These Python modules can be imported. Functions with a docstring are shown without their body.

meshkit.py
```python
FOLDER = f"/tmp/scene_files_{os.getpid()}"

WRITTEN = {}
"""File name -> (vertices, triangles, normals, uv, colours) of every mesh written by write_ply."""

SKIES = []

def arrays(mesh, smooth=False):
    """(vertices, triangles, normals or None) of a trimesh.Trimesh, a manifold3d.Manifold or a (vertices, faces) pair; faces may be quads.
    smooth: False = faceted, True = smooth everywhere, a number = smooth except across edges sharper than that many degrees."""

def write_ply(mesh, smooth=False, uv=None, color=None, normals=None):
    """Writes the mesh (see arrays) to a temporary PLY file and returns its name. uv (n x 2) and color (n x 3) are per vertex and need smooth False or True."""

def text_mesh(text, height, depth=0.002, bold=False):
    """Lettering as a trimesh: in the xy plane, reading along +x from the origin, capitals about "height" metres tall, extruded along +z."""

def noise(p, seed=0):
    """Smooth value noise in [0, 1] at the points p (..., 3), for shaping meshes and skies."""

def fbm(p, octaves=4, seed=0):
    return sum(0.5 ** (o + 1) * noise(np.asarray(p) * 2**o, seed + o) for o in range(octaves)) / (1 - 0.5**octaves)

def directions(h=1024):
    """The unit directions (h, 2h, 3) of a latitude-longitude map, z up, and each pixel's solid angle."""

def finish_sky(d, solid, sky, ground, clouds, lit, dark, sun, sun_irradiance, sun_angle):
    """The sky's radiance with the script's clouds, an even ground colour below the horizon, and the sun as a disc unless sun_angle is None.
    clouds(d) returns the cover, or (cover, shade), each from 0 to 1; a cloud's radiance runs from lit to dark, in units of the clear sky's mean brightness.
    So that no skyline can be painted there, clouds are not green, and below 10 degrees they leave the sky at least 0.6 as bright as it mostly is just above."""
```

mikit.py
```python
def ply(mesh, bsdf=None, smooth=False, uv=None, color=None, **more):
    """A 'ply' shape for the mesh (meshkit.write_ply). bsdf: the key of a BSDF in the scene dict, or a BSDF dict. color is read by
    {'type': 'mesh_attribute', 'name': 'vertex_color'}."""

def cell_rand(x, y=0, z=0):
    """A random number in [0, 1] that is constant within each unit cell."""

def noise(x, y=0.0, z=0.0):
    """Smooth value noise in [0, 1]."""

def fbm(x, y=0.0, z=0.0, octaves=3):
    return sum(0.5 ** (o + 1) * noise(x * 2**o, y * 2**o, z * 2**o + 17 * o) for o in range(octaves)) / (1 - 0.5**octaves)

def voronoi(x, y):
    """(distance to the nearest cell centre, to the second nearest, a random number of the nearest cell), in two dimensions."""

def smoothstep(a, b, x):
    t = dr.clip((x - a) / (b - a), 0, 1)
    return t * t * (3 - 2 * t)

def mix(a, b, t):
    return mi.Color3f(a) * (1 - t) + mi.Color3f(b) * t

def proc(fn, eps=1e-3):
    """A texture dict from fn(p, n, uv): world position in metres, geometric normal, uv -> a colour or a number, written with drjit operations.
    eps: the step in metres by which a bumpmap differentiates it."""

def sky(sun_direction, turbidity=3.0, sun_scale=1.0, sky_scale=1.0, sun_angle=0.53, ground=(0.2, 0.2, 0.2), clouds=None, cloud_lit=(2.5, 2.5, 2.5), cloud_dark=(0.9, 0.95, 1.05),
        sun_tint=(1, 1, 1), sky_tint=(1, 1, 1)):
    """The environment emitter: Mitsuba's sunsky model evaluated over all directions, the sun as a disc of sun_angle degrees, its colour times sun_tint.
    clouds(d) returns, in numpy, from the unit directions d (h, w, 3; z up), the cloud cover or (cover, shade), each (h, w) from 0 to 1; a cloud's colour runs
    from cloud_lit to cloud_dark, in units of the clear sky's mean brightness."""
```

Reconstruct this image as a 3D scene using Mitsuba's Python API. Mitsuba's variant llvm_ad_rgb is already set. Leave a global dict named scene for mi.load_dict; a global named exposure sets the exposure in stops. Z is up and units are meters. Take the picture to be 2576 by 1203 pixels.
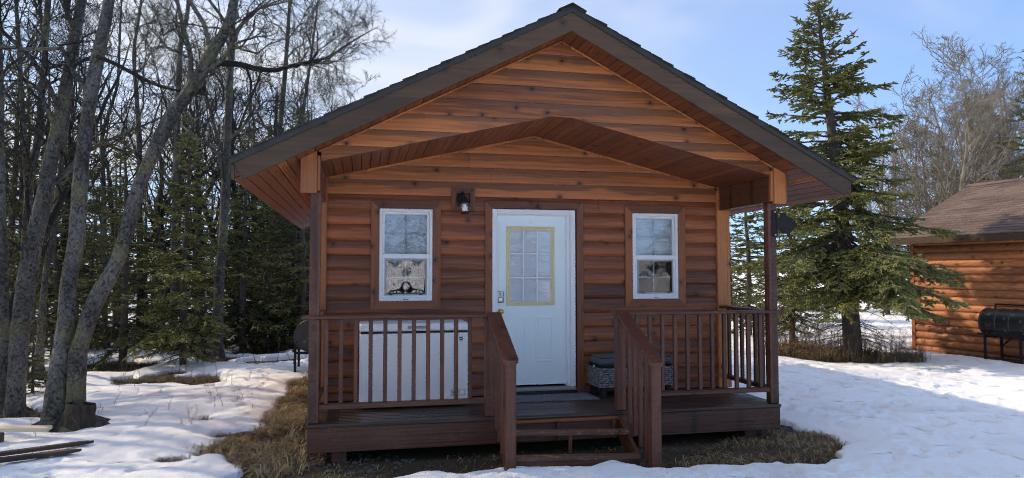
import math, numpy as np, trimesh, shapely, mitsuba as mi, drjit as dr
import mikit
from mikit import noise, fbm, voronoi, cell_rand, smoothstep, mix
import meshkit
from shapely.geometry import Polygon, box as sbox

T = mi.ScalarTransform4f
scene, labels = {}, {}
# ------------------------------------------------------------------ camera, sky, exposure
CAM = np.array([-1.9766, -6.7974, 1.4104]); YAW, PITCH, FPX = math.radians(12.2567), math.radians(2.6807), 1762.0
FWD = np.array([math.sin(YAW)*math.cos(PITCH), math.cos(YAW)*math.cos(PITCH), math.sin(PITCH)])
RGT = np.array([math.cos(YAW), -math.sin(YAW), 0.0]); UPV = np.cross(RGT, FWD)
scene['camera'] = {'type': 'perspective', 'fov': math.degrees(2*math.atan(1288/FPX)), 'fov_axis': 'x', 'near_clip': 0.05, 'far_clip': 2000.0,
                   'to_world': T().look_at(origin=CAM.tolist(), target=(CAM+FWD).tolist(), up=[0, 0, 1])}
SUN = np.array([-1.0, 0.55, 0.862]); SUN /= np.linalg.norm(SUN)

def clouds(d):
    z = np.maximum(d[..., 2], 0.03)
    q = np.stack([d[..., 0]/(z+.25)*1.3, d[..., 1]/(z+.25)*1.3, z*0], -1)
    warp = meshkit.fbm(q*0.8, 3, 3)[..., None]
    a = meshkit.fbm(q*np.array([0.8, 1.7, 1])+warp*1.4, 5, 11)
    near = np.clip(d @ SUN, -1, 1)
    veil = np.clip((near+0.30)/0.95, 0, 1)**0.8
    wisp = np.clip((a-.40)/.28, 0, 1)
    return np.clip(0.92*veil*(0.60+0.55*wisp)+0.20*wisp, 0, 0.95), np.clip(.25-.3*wisp, 0, 1)

scene['sky_light'] = mikit.sky(SUN.tolist(), turbidity=3.0, sun_scale=0.55, sun_angle=1.3, sky_scale=1.0, sky_tint=(.74, .93, 1.2), clouds=clouds, cloud_lit=(1.84, 1.92, 2.08), cloud_dark=(1.2, 1.35, 1.65), ground=(.5, .5, .52))
exposure = 2.25

def at(u, v, y=None, z=None):
    """The point of the plane y or z that the 2576-pixel-wide photograph shows at (u, v): used to place trees and stones on the ground."""
    D = FWD+RGT*(u-1288)/FPX-UPV*(v-601.5)/FPX
    s = (y-CAM[1])/D[1] if y is not None else (z-CAM[2])/D[2]
    return CAM+s*D

# ------------------------------------------------------------------ helpers
COUNT = {}
def newkey(base):
    i = COUNT.get(base, 0); COUNT[base] = i+1
    return base if i == 0 else f'{base}_{i:03d}'
def thing(name, label, cat, group=None, kind=None):
    k = newkey(name); tag(k, label, cat, group, kind); return k
def tag(k, label=None, cat=None, group=None, kind=None):
    d = {}
    if label: d['label'] = label
    if cat: d['category'] = cat
    if group: d['group'] = group
    if kind: d['kind'] = kind
    labels[k] = d
def part(parent, name, mesh, mat, smooth=False, label=None, kind=None, tw=None):
    k = newkey(parent+'__'+name)
    scene[k] = mikit.ply(mesh, mat, smooth)
    if tw is not None: scene[k]['to_world'] = tw
    if label or kind: tag(k, label, None, None, kind)
    return k
def cbox(x0, x1, y0, y1, z0, z1, c=.004):
    c = min(c, (x1-x0)/3, (y1-y0)/3, (z1-z0)/3)
    P = []
    X, Y, Z = (x0, x1), (y0, y1), (z0, z1)
    for i in (0, 1):
        for j in (0, 1):
            for k in (0, 1):
                sx, sy, sz = (c, -c)[i], (c, -c)[j], (c, -c)[k]
                P += [(X[i]+sx, Y[j]+sy, Z[k]), (X[i]+sx, Y[j], Z[k]+sz), (X[i], Y[j]+sy, Z[k]+sz)]
    return trimesh.convex.convex_hull(np.array(P))
def cat(ms): return trimesh.util.concatenate(ms)
def bar(a, b, w, h, up=(0, 0, 1), c=.003):
    """a box from a to b, w wide, h tall"""
    a, b = np.array(a, float), np.array(b, float); L = np.linalg.norm(b-a); f = (b-a)/L
    r = np.cross(f, up)
    if np.linalg.norm(r) < 1e-6: r = np.array([1.0, 0, 0])
    r /= np.linalg.norm(r); u = np.cross(r, f)
    m = cbox(-w/2, w/2, 0, L, -h/2, h/2, c)
    M = np.eye(4); M[:3, 0], M[:3, 1], M[:3, 2], M[:3, 3] = r, f, u, a
    m.apply_transform(M); return m
def prism_y(poly, y0, y1):
    """polygon (x,z) points extruded along y"""
    p = Polygon(poly) if not isinstance(poly, Polygon) else poly
    m = trimesh.creation.extrude_polygon(p, y1-y0, engine='earcut')
    v = m.vertices; m.vertices = np.stack([v[:, 0], y1-v[:, 2], v[:, 1]], 1)
    m.fix_normals() if False else None
    return m
def prism_x(poly, x0, x1):
    p = Polygon(poly) if not isinstance(poly, Polygon) else poly
    m = trimesh.creation.extrude_polygon(p, x1-x0, engine='earcut')
    v = m.vertices; m.vertices = np.stack([v[:, 2]+x0, v[:, 0], v[:, 1]], 1); return m
def cyl(a, b, r, n=20, r2=None):
    return tubes([(np.array([a, b], float), np.array([r, r if r2 is None else r2]))], n, cap=True)
def tubes(lines, sides=5, cap=False):
    """lines: list of (points n x 3, radii n) -> one mesh of tapered tubes"""
    byn = {}
    for p, r in lines: byn.setdefault(len(p), []).append((p, r))
    VS, FS, o = [], [], 0
    ang = np.arange(sides)*2*np.pi/sides
    for n, L in byn.items():
        P = np.array([x[0] for x in L], float); R = np.array([x[1] for x in L], float)
        t = np.gradient(P, axis=1); t /= np.linalg.norm(t, axis=2, keepdims=True)+1e-12
        m = t.mean(1); ref = np.where(np.abs(m[:, 2:]) < .8, [0, 0, 1.0], [1.0, 0.13, 0])[:, None]
        a = np.cross(t, ref); a /= np.linalg.norm(a, axis=2, keepdims=True)+1e-12; b = np.cross(t, a)
        v = P[:, :, None]+R[:, :, None, None]*(np.cos(ang)[:, None]*a[:, :, None]+np.sin(ang)[:, None]*b[:, :, None])
        k, i, j = np.meshgrid(np.arange(len(L)), np.arange(n-1), np.arange(sides), indexing='ij')
        base = o+k*n*sides
        q = np.stack([base+i*sides+j, base+i*sides+(j+1) % sides, base+(i+1)*sides+(j+1) % sides, base+(i+1)*sides+j], -1).reshape(-1, 4)
        VS.append(v.reshape(-1, 3)); FS += [q[:, [0, 1, 2]], q[:, [0, 2, 3]]]
        if cap:
            for kk in range(len(L)):
                b0 = o+kk*n*sides; e0 = b0+(n-1)*sides
                FS.append(np.array([[b0, b0+x+1, b0+x] for x in range(1, sides-1)])); FS.append(np.array([[e0, e0+x, e0+x+1] for x in range(1, sides-1)]))
        o += v.size//3
    return trimesh.Trimesh(np.vstack(VS), np.vstack(FS), process=False)
def spindles(B, D, l, r):
    """3-sided spindle-shaped shoots from base points B along unit D"""
    n = len(B); ref = np.where(np.abs(D[:, 2:]) < .8, [0, 0, 1.0], [1.0, 0, 0])
    a = np.cross(D, ref); a /= np.linalg.norm(a, axis=1, keepdims=True)+1e-12; b = np.cross(D, a)
    l = np.broadcast_to(l, (n,))[:, None]; r = np.broadcast_to(r, (n,))[:, None]
    mid = B+D*l*.45
    V = np.stack([B, mid+a*r, mid+(-.5*a+.866*b)*r, mid+(-.5*a-.866*b)*r, B+D*l], 1).reshape(-1, 3)
    F = np.array([[0, 2, 1], [0, 3, 2], [0, 1, 3], [4, 1, 2], [4, 2, 3], [4, 3, 1]])
    return trimesh.Trimesh(V, (F[None]+5*np.arange(n)[:, None, None]).reshape(-1, 3), process=False)

# ------------------------------------------------------------------ materials
def pbsdf(col, rough=.6, bump=None, spec=.5, two=True, **kw):
    c = mikit.proc(col) if callable(col) else {'type': 'rgb', 'value': list(col)}
    d = {'type': 'principled', 'base_color': c, 'roughness': rough, 'specular': spec, **kw}
    if bump: d = {'type': 'bumpmap', 'arbitrary': mikit.proc(bump[1], bump[2] if len(bump) > 2 else 1e-3), 'scale': bump[0], 'bsdf': d}
    return {'type': 'twosided', 'bsdf': d} if two else d
def mat(name, *a, **k): scene['mat_'+name] = pbsdf(*a, **k); return 'mat_'+name
def lin(r, g, b): return [((x/255+.055)/1.055)**2.4 if x > 10 else x/255/12.92 for x in (r, g, b)]

def worn(base, axis_up, amt, tone):
    """stain worn off in streaks on faces that are walked on or touched"""
    def fn(p, n, uv):
        w = smoothstep(.5, .72, fbm(p[0]*5, p[1]*5, p[2]*5, 4)*.7+noise(p[0]*38, p[1]*38, p[2]*38)*.35)
        return mix(base(p, n, uv), tone, w*amt)
    return fn
def wood_fn(ax, cr, off, per, dark, light, knot=0.0, kcol=(.02, .012, .008), weather=0.0, wcol=(.07, .06, .05), grain=45., seed=0.):
    o = 3-ax-cr
    def fn(p, n, uv):
        l, c, e = p[ax], p[cr], p[o]
        i = dr.floor((c-off)/per); t = (c-off)/per-i
        rnd = cell_rand(i, 7+seed, 3); rn2 = cell_rand(i, 9+seed, 5)
        wob = (noise(l*1.7+rnd*40, c*4, i*3.7)-.5)*.05
        g = fbm(l*2.3+rnd*23, (c+wob)*grain*1.4, e*grain*1.4, 3)
        big = noise(l*.9+rn2*31, i*5.3, seed)
        tone = dr.clip(.5+(g-.5)*1.0+(rnd-.5)*.75+(big-.5)*.6, 0, 1)
        col = mix(dark, light, tone)
        if weather:
            w = smoothstep(.46, .66, t+(fbm(l*2.2+rnd*11, c*26, i, 3)-.5)*.75)*(.45+.55*rn2)*weather
            col = mix(col, mi.Color3f(wcol)*(.7+.6*g), w)
        if knot:
            d1, d2, w = voronoi(l*3.6+rnd*19, c*3.6/.9+rn2*7+i*3.1)
            has = dr.select(w < knot, 1.0, 0.0)
            halo = smoothstep(.26, .05, d1)*has*.6; core = smoothstep(.075, .04, d1)*has
            col = mix(col, mi.Color3f(dark)*.6, halo); col = mix(col, kcol, core)
        return col
    return fn
def grain_bump(ax, grain=60.):
    def fn(p, n, uv):
        q = [p[0]*grain, p[1]*grain, p[2]*grain]; q[ax] = p[ax]*2.0
        return fbm(q[0], q[1], q[2], 2)
    return fn
GB = [grain_bump(0), grain_bump(1), grain_bump(2)]
LOGO, LOGH = .0855-.168*3, .168
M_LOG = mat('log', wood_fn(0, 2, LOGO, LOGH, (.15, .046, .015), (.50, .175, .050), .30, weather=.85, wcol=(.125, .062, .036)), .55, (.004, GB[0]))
M_LOGW_SHADED = mat('log_wall_shaded', wood_fn(0, 2, LOGO, LOGH, (.090, .027, .010), (.34, .098, .029), .32, weather=.55, wcol=(.070, .031, .017), seed=1.), .5, (.005, GB[0]))  # lower front wall: the shade under the porch is painted into this darker tone
M_LOGU_LIT = mat('log_upper_lit', wood_fn(0, 2, LOGO, LOGH, (.10, .032, .011), (.43, .142, .042), .45, weather=.7, wcol=(.088, .044, .026), seed=1.), .5, (.004, GB[0]))  # upper rows of the same wall: stronger light painted in as a lighter tone
M_LOGY = mat('log_y', wood_fn(1, 2, -.5, LOGH, (.24, .080, .030), (.60, .235, .085), .3, weather=.45, wcol=(.16, .10, .07), seed=2.), .6, (.004, GB[1]))
M_TRIMX = mat('trim_x', wood_fn(0, 2, 0, .3, (.10, .032, .012), (.26, .082, .026), .5, seed=3.), .55, (.003, GB[0]))
M_TRIMZ = mat('trim_z', wood_fn(2, 0, .07, .35, (.10, .032, .012), (.27, .085, .027), .5, seed=4.), .55, (.003, GB[2]))
M_CORNER = mat('corner', wood_fn(2, 0, .1, .4, (.24, .08, .026), (.46, .17, .052), .35, seed=5.), .55, (.003, GB[2]))
M_SOFFIT = mat('soffit', wood_fn(1, 0, 0, .0826, (.095, .030, .012), (.17, .052, .020), .12, seed=6.), .5, (.002, GB[1]))
M_FASCIA = mat('fascia', wood_fn(0, 2, 0, 3., (.048, .026, .012), (.112, .062, .031), .35, grain=28., seed=7.), .6, (.004, GB[0]))
M_FASCY = mat('fascia_y', wood_fn(1, 2, 0, 3., (.045, .025, .015), (.10, .056, .033), .2, seed=8.), .6)
M_STX = mat('stain_x', worn(wood_fn(0, 1, -.03, .1445, (.038, .013, .007), (.105, .037, .019), .25, seed=9.), 2, .22, (.17, .085, .05)), .5, (.004, GB[0]))
M_STY = mat('stain_y', worn(wood_fn(1, 0, 0, .4, (.042, .013, .007), (.12, .039, .020), .25, seed=10.), 2, .22, (.17, .085, .05)), .5, (.004, GB[1]))
M_STZ = mat('stain_z', worn(wood_fn(2, 0, 0, .131, (.044, .014, .007), (.13, .043, .022), .25, seed=11.), 2, .22, (.17, .085, .05)), .5, (.004, GB[2]))
M_TREAD = mat('tread', worn(wood_fn(0, 1, -.03, .1445, (.075, .032, .017), (.18, .085, .048), .25, seed=14.), 2, .5, (.24, .16, .11)), .6, (.004, GB[0]))
def deck_col(p, n, uv):
    i = dr.floor((p[1]+.03)/.1445); r = cell_rand(i, 4)
    g = fbm(p[0]*1.3+r*31, p[1]*60, i, 3); wear = smoothstep(.45, .7, fbm(p[0]*1.5, p[1]*6+r*5, 2.0, 3))
    return mix(mix((.026, .013, .009), (.065, .034, .024), dr.clip(.5+(g-.5)*1.5+(r-.5)*.4, 0, 1)), (.085, .062, .050), wear*.5)
M_DECK = mat('deck', deck_col, .42, (.004, GB[0]))
M_WHITE = mat('white_vinyl', (.72, .73, .75), .35)
M_DOOR = mat('door_paint', lambda p, n, uv: mi.Color3f(.72, .81, .82)*(.97+.05*noise(p[0]*5, p[1]*5, p[2]*3)), .4)
M_LITE = mat('lite_frame', (.66, .57, .32), .45)
M_APPL = mat('appliance', lambda p, n, uv: mi.Color3f(.74, .75, .77)*(.96+.06*fbm(p[0]*3, p[1]*3, p[2]*2)), .25, clearcoat=.3)
M_GREY = mat('grey_plastic', (.25, .25, .24), .5)
M_BEIGE = mat('beige_plastic', (.55, .53, .46), .5)
M_BLACK = mat('black_metal', lambda p, n, uv: mi.Color3f(.014, .014, .015)*(.8+.6*fbm(p[0]*20, p[1]*20, p[2]*20)), .65, spec=.25)
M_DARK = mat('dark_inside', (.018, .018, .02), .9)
M_GRILLE = mat('grille', (.20, .23, .27), .5)
M_BLIND = mat('blind', (.56, .59, .62), .6)
M_BLINDW = mat('window_blind', (.40, .44, .48), .6)
M_SCREEN = mat('screen_frame', (.30, .31, .34), .5)
M_BRASS = mat('brass', (.72, .52, .20), .22, metallic=1.0)
M_STEEL = mat('steel', (.6, .6, .62), .35, metallic=1.0)
M_PAPER = mat('paper', (.75, .76, .78), .7)
M_CUSH = mat('cushion', lambda p, n, uv: mi.Color3f(.075, .085, .10)*(.75+.5*noise(p[0]*160, p[1]*160, p[2]*160)), .9)
M_WICK = mat('wicker', lambda p, n, uv: mix((.085, .085, .09), (.25, .245, .245), smoothstep(.3, .7, noise(p[0]*40, p[1]*40, p[2]*90))), .6)
M_MAT = mat('doormat', lambda p, n, uv: mi.Color3f(.12, .125, .135)*(.55+.9*noise(p[0]*110, p[1]*110, 0)), .95)
M_CONC = mat('concrete', lambda p, n, uv: mix((.20, .185, .15), (.34, .31, .26), fbm(p[0]*6, p[1]*6, p[2]*9)), .9)
def shingle_col(p, n, uv):
    r = cell_rand(dr.floor(p[0]*3.1+p[1]*2.9), dr.floor(p[2]*14), 2)
    return mix((.055, .040, .034), (.17, .120, .100), dr.clip(.55*fbm(p[0]*60, p[1]*60, p[2]*60, 2)+.55*r, 0, 1))
M_SHIN = mat('shingle', shingle_col, .9)
M_SHIN2 = mat('shingle_dark', lambda p, n, uv: mi.Color3f(.028, .028, .027)*(.5+1.1*fbm(p[0]*50, p[1]*50, p[2]*50)), .9)
M_METALT = mat('drip_edge', (.026, .025, .021), .6)
scene['mat_glass'] = {'type': 'thindielectric', 'int_ior': 1.75}
scene['mat_glass_b'] = {'type': 'thindielectric', 'int_ior': 2.0}
scene['mat_jar'] = {'type': 'thindielectric', 'int_ior': 1.5}
M_BULB = mat('bulb', (.8, .8, .78), .4)
def snow_bump(p, n, uv): return fbm(p[0]*9, p[1]*9, p[2]*9, 3)*.6+noise(p[0]*70, p[1]*70, p[2]*70)*.14
def snow_col(p, n, uv):
    d = smoothstep(.60, .80, fbm(p[0]*1.3, p[1]*1.3, 4.0, 4))*.25+smoothstep(.72, .8, noise(p[0]*35, p[1]*35, 1.0))*.10
    return mix((.86, .87, .88), (.50, .46, .40), d)
scene['mat_snow'] = pbsdf(snow_col, .55, (.018, snow_bump, 4e-3), spec=.3)
def soil_col(p, n, uv):
    a = fbm(p[0]*2.2, p[1]*2.2, 2.0, 4); b = noise(p[0]*60, p[1]*60, p[2]*60); m = smoothstep(.5, .66, fbm(p[0]*1.1+9, p[1]*1.1, 7.0, 3))
    c = mix((.022, .017, .011), (.085, .060, .034), dr.clip(a*.9+b*.5-.25, 0, 1))
    return mix(c, (.055, .052, .020), m*.35)
scene['mat_soil'] = pbsdf(soil_col, .95, (.03, lambda p, n, uv: fbm(p[0]*25, p[1]*25, p[2]*25, 3), 3e-3))
def bark_col(p, n, uv):
    a = fbm(p[0]*5, p[1]*5, p[2]*2.2, 3); b = noise(p[0]*60, p[1]*60, p[2]*44); d = fbm(p[0]*44+5, p[1]*44, p[2]*24, 2); e = fbm(p[0]*16, p[1]*16, p[2]*11+3, 3)
    c = mix((.030, .028, .024), (.195, .186, .168), dr.clip(a*1.3+b*.6+e*.7-.85, 0, 1))
    c = mix(c, (.012, .011, .010), smoothstep(.50, .66, d*.6+e*.4)*.75)
    return mix(c, (.17, .165, .065), smoothstep(.56, .72, noise(p[0]*4+30, p[1]*4, p[2]*3)*.7+b*.3)*.5)
scene['mat_bark'] = pbsdf(bark_col, .9, (.05, lambda p, n, uv: fbm(p[0]*22, p[1]*22, p[2]*14, 3), 3e-3))
def limb_col(p, n, uv):
    a = noise(p[0]*2.5, p[1]*2.5, p[2]*2.5); b = noise(p[0]*30, p[1]*30, p[2]*30)
    c = mix((.010, .009, .007), (.032, .029, .024), b)
    return mix(c, (.20, .19, .07), smoothstep(.60, .78, a*.65+b*.4)*.55)
scene['mat_limb'] = pbsdf(limb_col, .9)
scene['mat_stump'] = pbsdf(lambda p, n, uv: mix((.016, .013, .010), (.095, .078, .055), fbm(p[0]*26, p[1]*26, p[2]*7, 3)), .95, (.06, lambda p, n, uv: fbm(p[0]*24, p[1]*24, p[2]*5, 3), 3e-3))
scene['mat_palelimb'] = pbsdf(lambda p, n, uv: mix((.085, .070, .052), (.31, .27, .21), noise(p[0]*4, p[1]*4, p[2]*4)), .85)
scene['mat_sprucebark'] = pbsdf(lambda p, n, uv: mix((.035, .028, .022), (.13, .11, .09), fbm(p[0]*12, p[1]*12, p[2]*7)), .9)
def needle_col(k):
    def fn(p, n, uv):
        a = noise(p[0]*1.6, p[1]*1.6, p[2]*1.6); b = noise(p[0]*24, p[1]*24, p[2]*24)
        return mix((.026*k, .038*k, .016*k), (.15*k, .145*k, .042*k), dr.clip(a*.55+b*.6-.08, 0, 1))
    return fn
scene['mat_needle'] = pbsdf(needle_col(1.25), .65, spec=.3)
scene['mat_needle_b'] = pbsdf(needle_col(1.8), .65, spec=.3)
for c_, (a_, b_) in enumerate((((.035, .024, .014), (.10, .068, .040)), ((.13, .086, .044), (.33, .225, .118)), ((.25, .18, .085), (.54, .41, .22)))): scene[f'mat_grass_{c_}'] = pbsdf((lambda a_, b_: lambda p, n, uv: mix(a_, b_, noise(p[0]*12, p[1]*12, 3)))(a_, b_), .8)
scene['mat_weed'] = pbsdf(lambda p, n, uv: mix((.06, .04, .025), (.22, .15, .08), noise(p[0]*30, p[1]*30, p[2]*9)), .85)
scene['mat_stone'] = pbsdf(lambda p, n, uv: mix((.03, .027, .022), (.13, .115, .095), noise(p[0]*22, p[1]*22, p[2]*3)), .8)
M_BOARD = mat('pale_board', wood_fn(0, 1, 0, .4, (.42, .33, .22), (.62, .52, .38), .1, seed=12.), .6)
M_BOARDD = mat('dark_board', wood_fn(0, 1, 0, .4, (.025, .018, .015), (.07, .05, .04), .1, seed=13.), .8)

# ------------------------------------------------------------------ the ground: soil sheet and the snow lying on it
def ss(a, b, x):
    t = np.clip((x-a)/(b-a), 0, 1); return t*t*(3-2*t)
def soil_z(x, y):
    x, y = np.asarray(x, float), np.asarray(y, float)
    r = np.hypot(np.maximum(np.abs(x)-2.4, 0), np.maximum(np.abs(y-3)-4, 0))
    p = np.stack([x, y, x*0], -1)
    d = np.hypot(x, y-1)
    return -.40-.09*ss(.5, 5, r)+.10*(meshkit.fbm(p*.35, 3, 5)-.5)*ss(.3, 3, r)+.03*(meshkit.fbm(p*1.7, 3, 6)-.5)+.9*ss(14, 60, d)*ss(2, 20, y)
def img_poly(pts, z): return Polygon([at(u, v, z=z)[:2] for u, v in pts]).buffer(0)
BARE_PX_OPEN = [(775, 945), (742, 962), (716, 995), (694, 1032), (655, 1072), (615, 1100), (540, 1122), (470, 1136), (480, 1150), (560, 1150), (600, 1175), (590, 1215), (620, 1290), (780, 1290), (850, 1208), (1000, 1194), (1140, 1183),
                (1280, 1180), (1380, 1172), (1440, 1160), (1530, 1161), (1620, 1182), (1720, 1178), (1800, 1172), (1900, 1169), (2045, 1168), (2098, 1146), (2130, 1114), (2060, 1088), (2000, 1072), (1966, 1060)]
main_bare = shapely.union_all([img_poly(BARE_PX_OPEN, -.36), sbox(-2.75, -.55, 2.5, 6.7), sbox(-2.62, -.3, 2.55, 1)])
wr = np.random.default_rng(8)
def well(u, v, ru, rv, z=-.47):
    """a ragged melted patch: several overlapping ovals"""
    out = []
    for k in range(7):
        a = np.linspace(0, 2*np.pi, 18, endpoint=False); f = 1.0 if k == 0 else wr.uniform(.25, .6); m = .62 if k == 0 else f
        t0 = wr.uniform(0, 6.28); cu, cv = (u, v) if k == 0 else (u+ru*.75*math.cos(t0), v+rv*.75*math.sin(t0))
        out.append(img_poly([(cu+ru*m*math.cos(t), cv+rv*m*math.sin(t)*wr.uniform(.8, 1.15)) for t in a], z))
    return shapely.union_all(out)
wells = [well(310, 927, 92, 15), well(420, 964, 128, 24), well(550, 912, 52, 9), well(527, 1077, 26, 8), well(185, 1088, 62, 22), well(240, 1045, 45, 6), well(40, 1040, 90, 26), well(100, 945, 40, 14),
         well(660, 880, 90, 16), well(640, 862, 130, 10), well(745, 850, 60, 10), well(395, 1184, 75, 11), well(640, 1120, 90, 14), well(450, 872, 120, 7), well(270, 838, 120, 7), well(1160, 1060, 5, 3)]
right_bare = [img_poly([(1935, 902), (2050, 914), (2170, 918), (2330, 916), (2320, 899), (2240, 893), (2150, 878), (1935, 868)], -.46)]
HUTP = np.array([11.06, 7.65]); HA = math.radians(7.55); HX, HY = np.array([math.cos(HA), math.sin(HA)]), np.array([-math.sin(HA), math.cos(HA)])
right_bare.append(Polygon([HUTP-HX*.45+HY*.3, HUTP-HX*.35-HY*1.5, HUTP-HX*.75-HY*7, HUTP+HX*5-HY*7, HUTP+HX*5+HY*.3]))
ALLBARE = shapely.union_all([main_bare]+wells+right_bare); shapely.prepare(ALLBARE)
OPENBARE = ALLBARE.difference(sbox(-2.44, .35, 2.44, 6.5))
def sdist(x, y, big=3.0):
    """distance to the bare patches, negative inside"""
    out = np.full(x.shape, big); near = (x > -12) & (x < 16) & (y > -5) & (y < 16)
    pts = shapely.points(x[near], y[near])
    d = shapely.distance(ALLBARE, pts); ins = d == 0
    d[ins] = -shapely.distance(ALLBARE.boundary, pts[ins]); out[near] = np.clip(d, -big, big); return out
sr = np.random.default_rng(19); STEPS = []
for (ax, ay), (bx, by) in (((7.5, 2.6), (3.4, .4)), ((3.4, .4), (1.2, -1.35)), ((8.6, 4.2), (4.0, 2.2)), ((4.8, -.6), (1.6, -1.5))):
    L_ = math.hypot(bx-ax, by-ay); n_ = int(L_/.62); h_ = math.atan2(by-ay, bx-ax)
    for i_ in range(n_): STEPS.append((ax+(bx-ax)*i_/n_+(-1)**i_*-math.sin(h_)*.13+sr.normal()*.04, ay+(by-ay)*i_/n_+(-1)**i_*math.cos(h_)*.13+sr.normal()*.04, h_+sr.normal()*.2))
def snow_thick(x, y):
    p = np.stack([x, y, x*0], -1)
    n = meshkit.fbm(p*3.0, 4, 21)-.5; wild = (meshkit.fbm(p*.55+7, 4, 31)-.5)
    sd = sdist(x, y)+n*.34
    forest = ss(6, 12, y)*ss(-1.5, -4, x)
    sd = np.minimum(sd, np.where(forest > .1, (.085-wild)*4.0/np.maximum(forest, .2), 9))
    t = np.where(sd > 0, .035+.095*(1-np.exp(-np.maximum(sd, 0)/.22)), np.maximum(-.14, sd*1.6))
    q = meshkit.fbm(p*2.2, 4, 41)-.5; f = meshkit.noise(p*6.5, 44); f2 = meshkit.noise(p*15, 45)
    amp = ss(.0, .5, sd)
    dents = ss(.68, .80, f)*.034+ss(.70, .85, f2)*.018
    tr_ = np.zeros_like(t)
    for fx, fy, fa in STEPS:
        dx, dy = x-fx, y-fy; a, b = dx*math.cos(fa)+dy*math.sin(fa), -dx*math.sin(fa)+dy*math.cos(fa); e = (a/.16)**2+(b/.075)**2
        tr_ = tr_-.045*np.exp(-e**2)+.014*np.exp(-(np.sqrt(e)-1.35)**2*9)
    t = t+tr_*ss(.12, .35, sd)
    return t+amp*(.034*q+.045*(meshkit.fbm(p*.8, 3, 43)-.5)-dents*ss(-8, 1, x+3))+.012*(meshkit.noise(p*9, 47)-.5)*ss(0, .1, sd)
def grid_axis(lo, hi, bands, far):
    """positions: fine bands first, then growing steps outwards"""
    xs = []
    for a, b, h in bands: xs += list(np.arange(a, b, h))
    xs.append(bands[-1][1]); h = bands[0][2]; x = bands[0][0]; L = []
    while x > lo: h *= 1.14; x -= h; L.append(x)
    h = bands[-1][2]; x = bands[-1][1]
    while x < hi: h *= 1.14; x += h; xs.append(x)
    return np.array(L[::-1]+xs)
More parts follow.
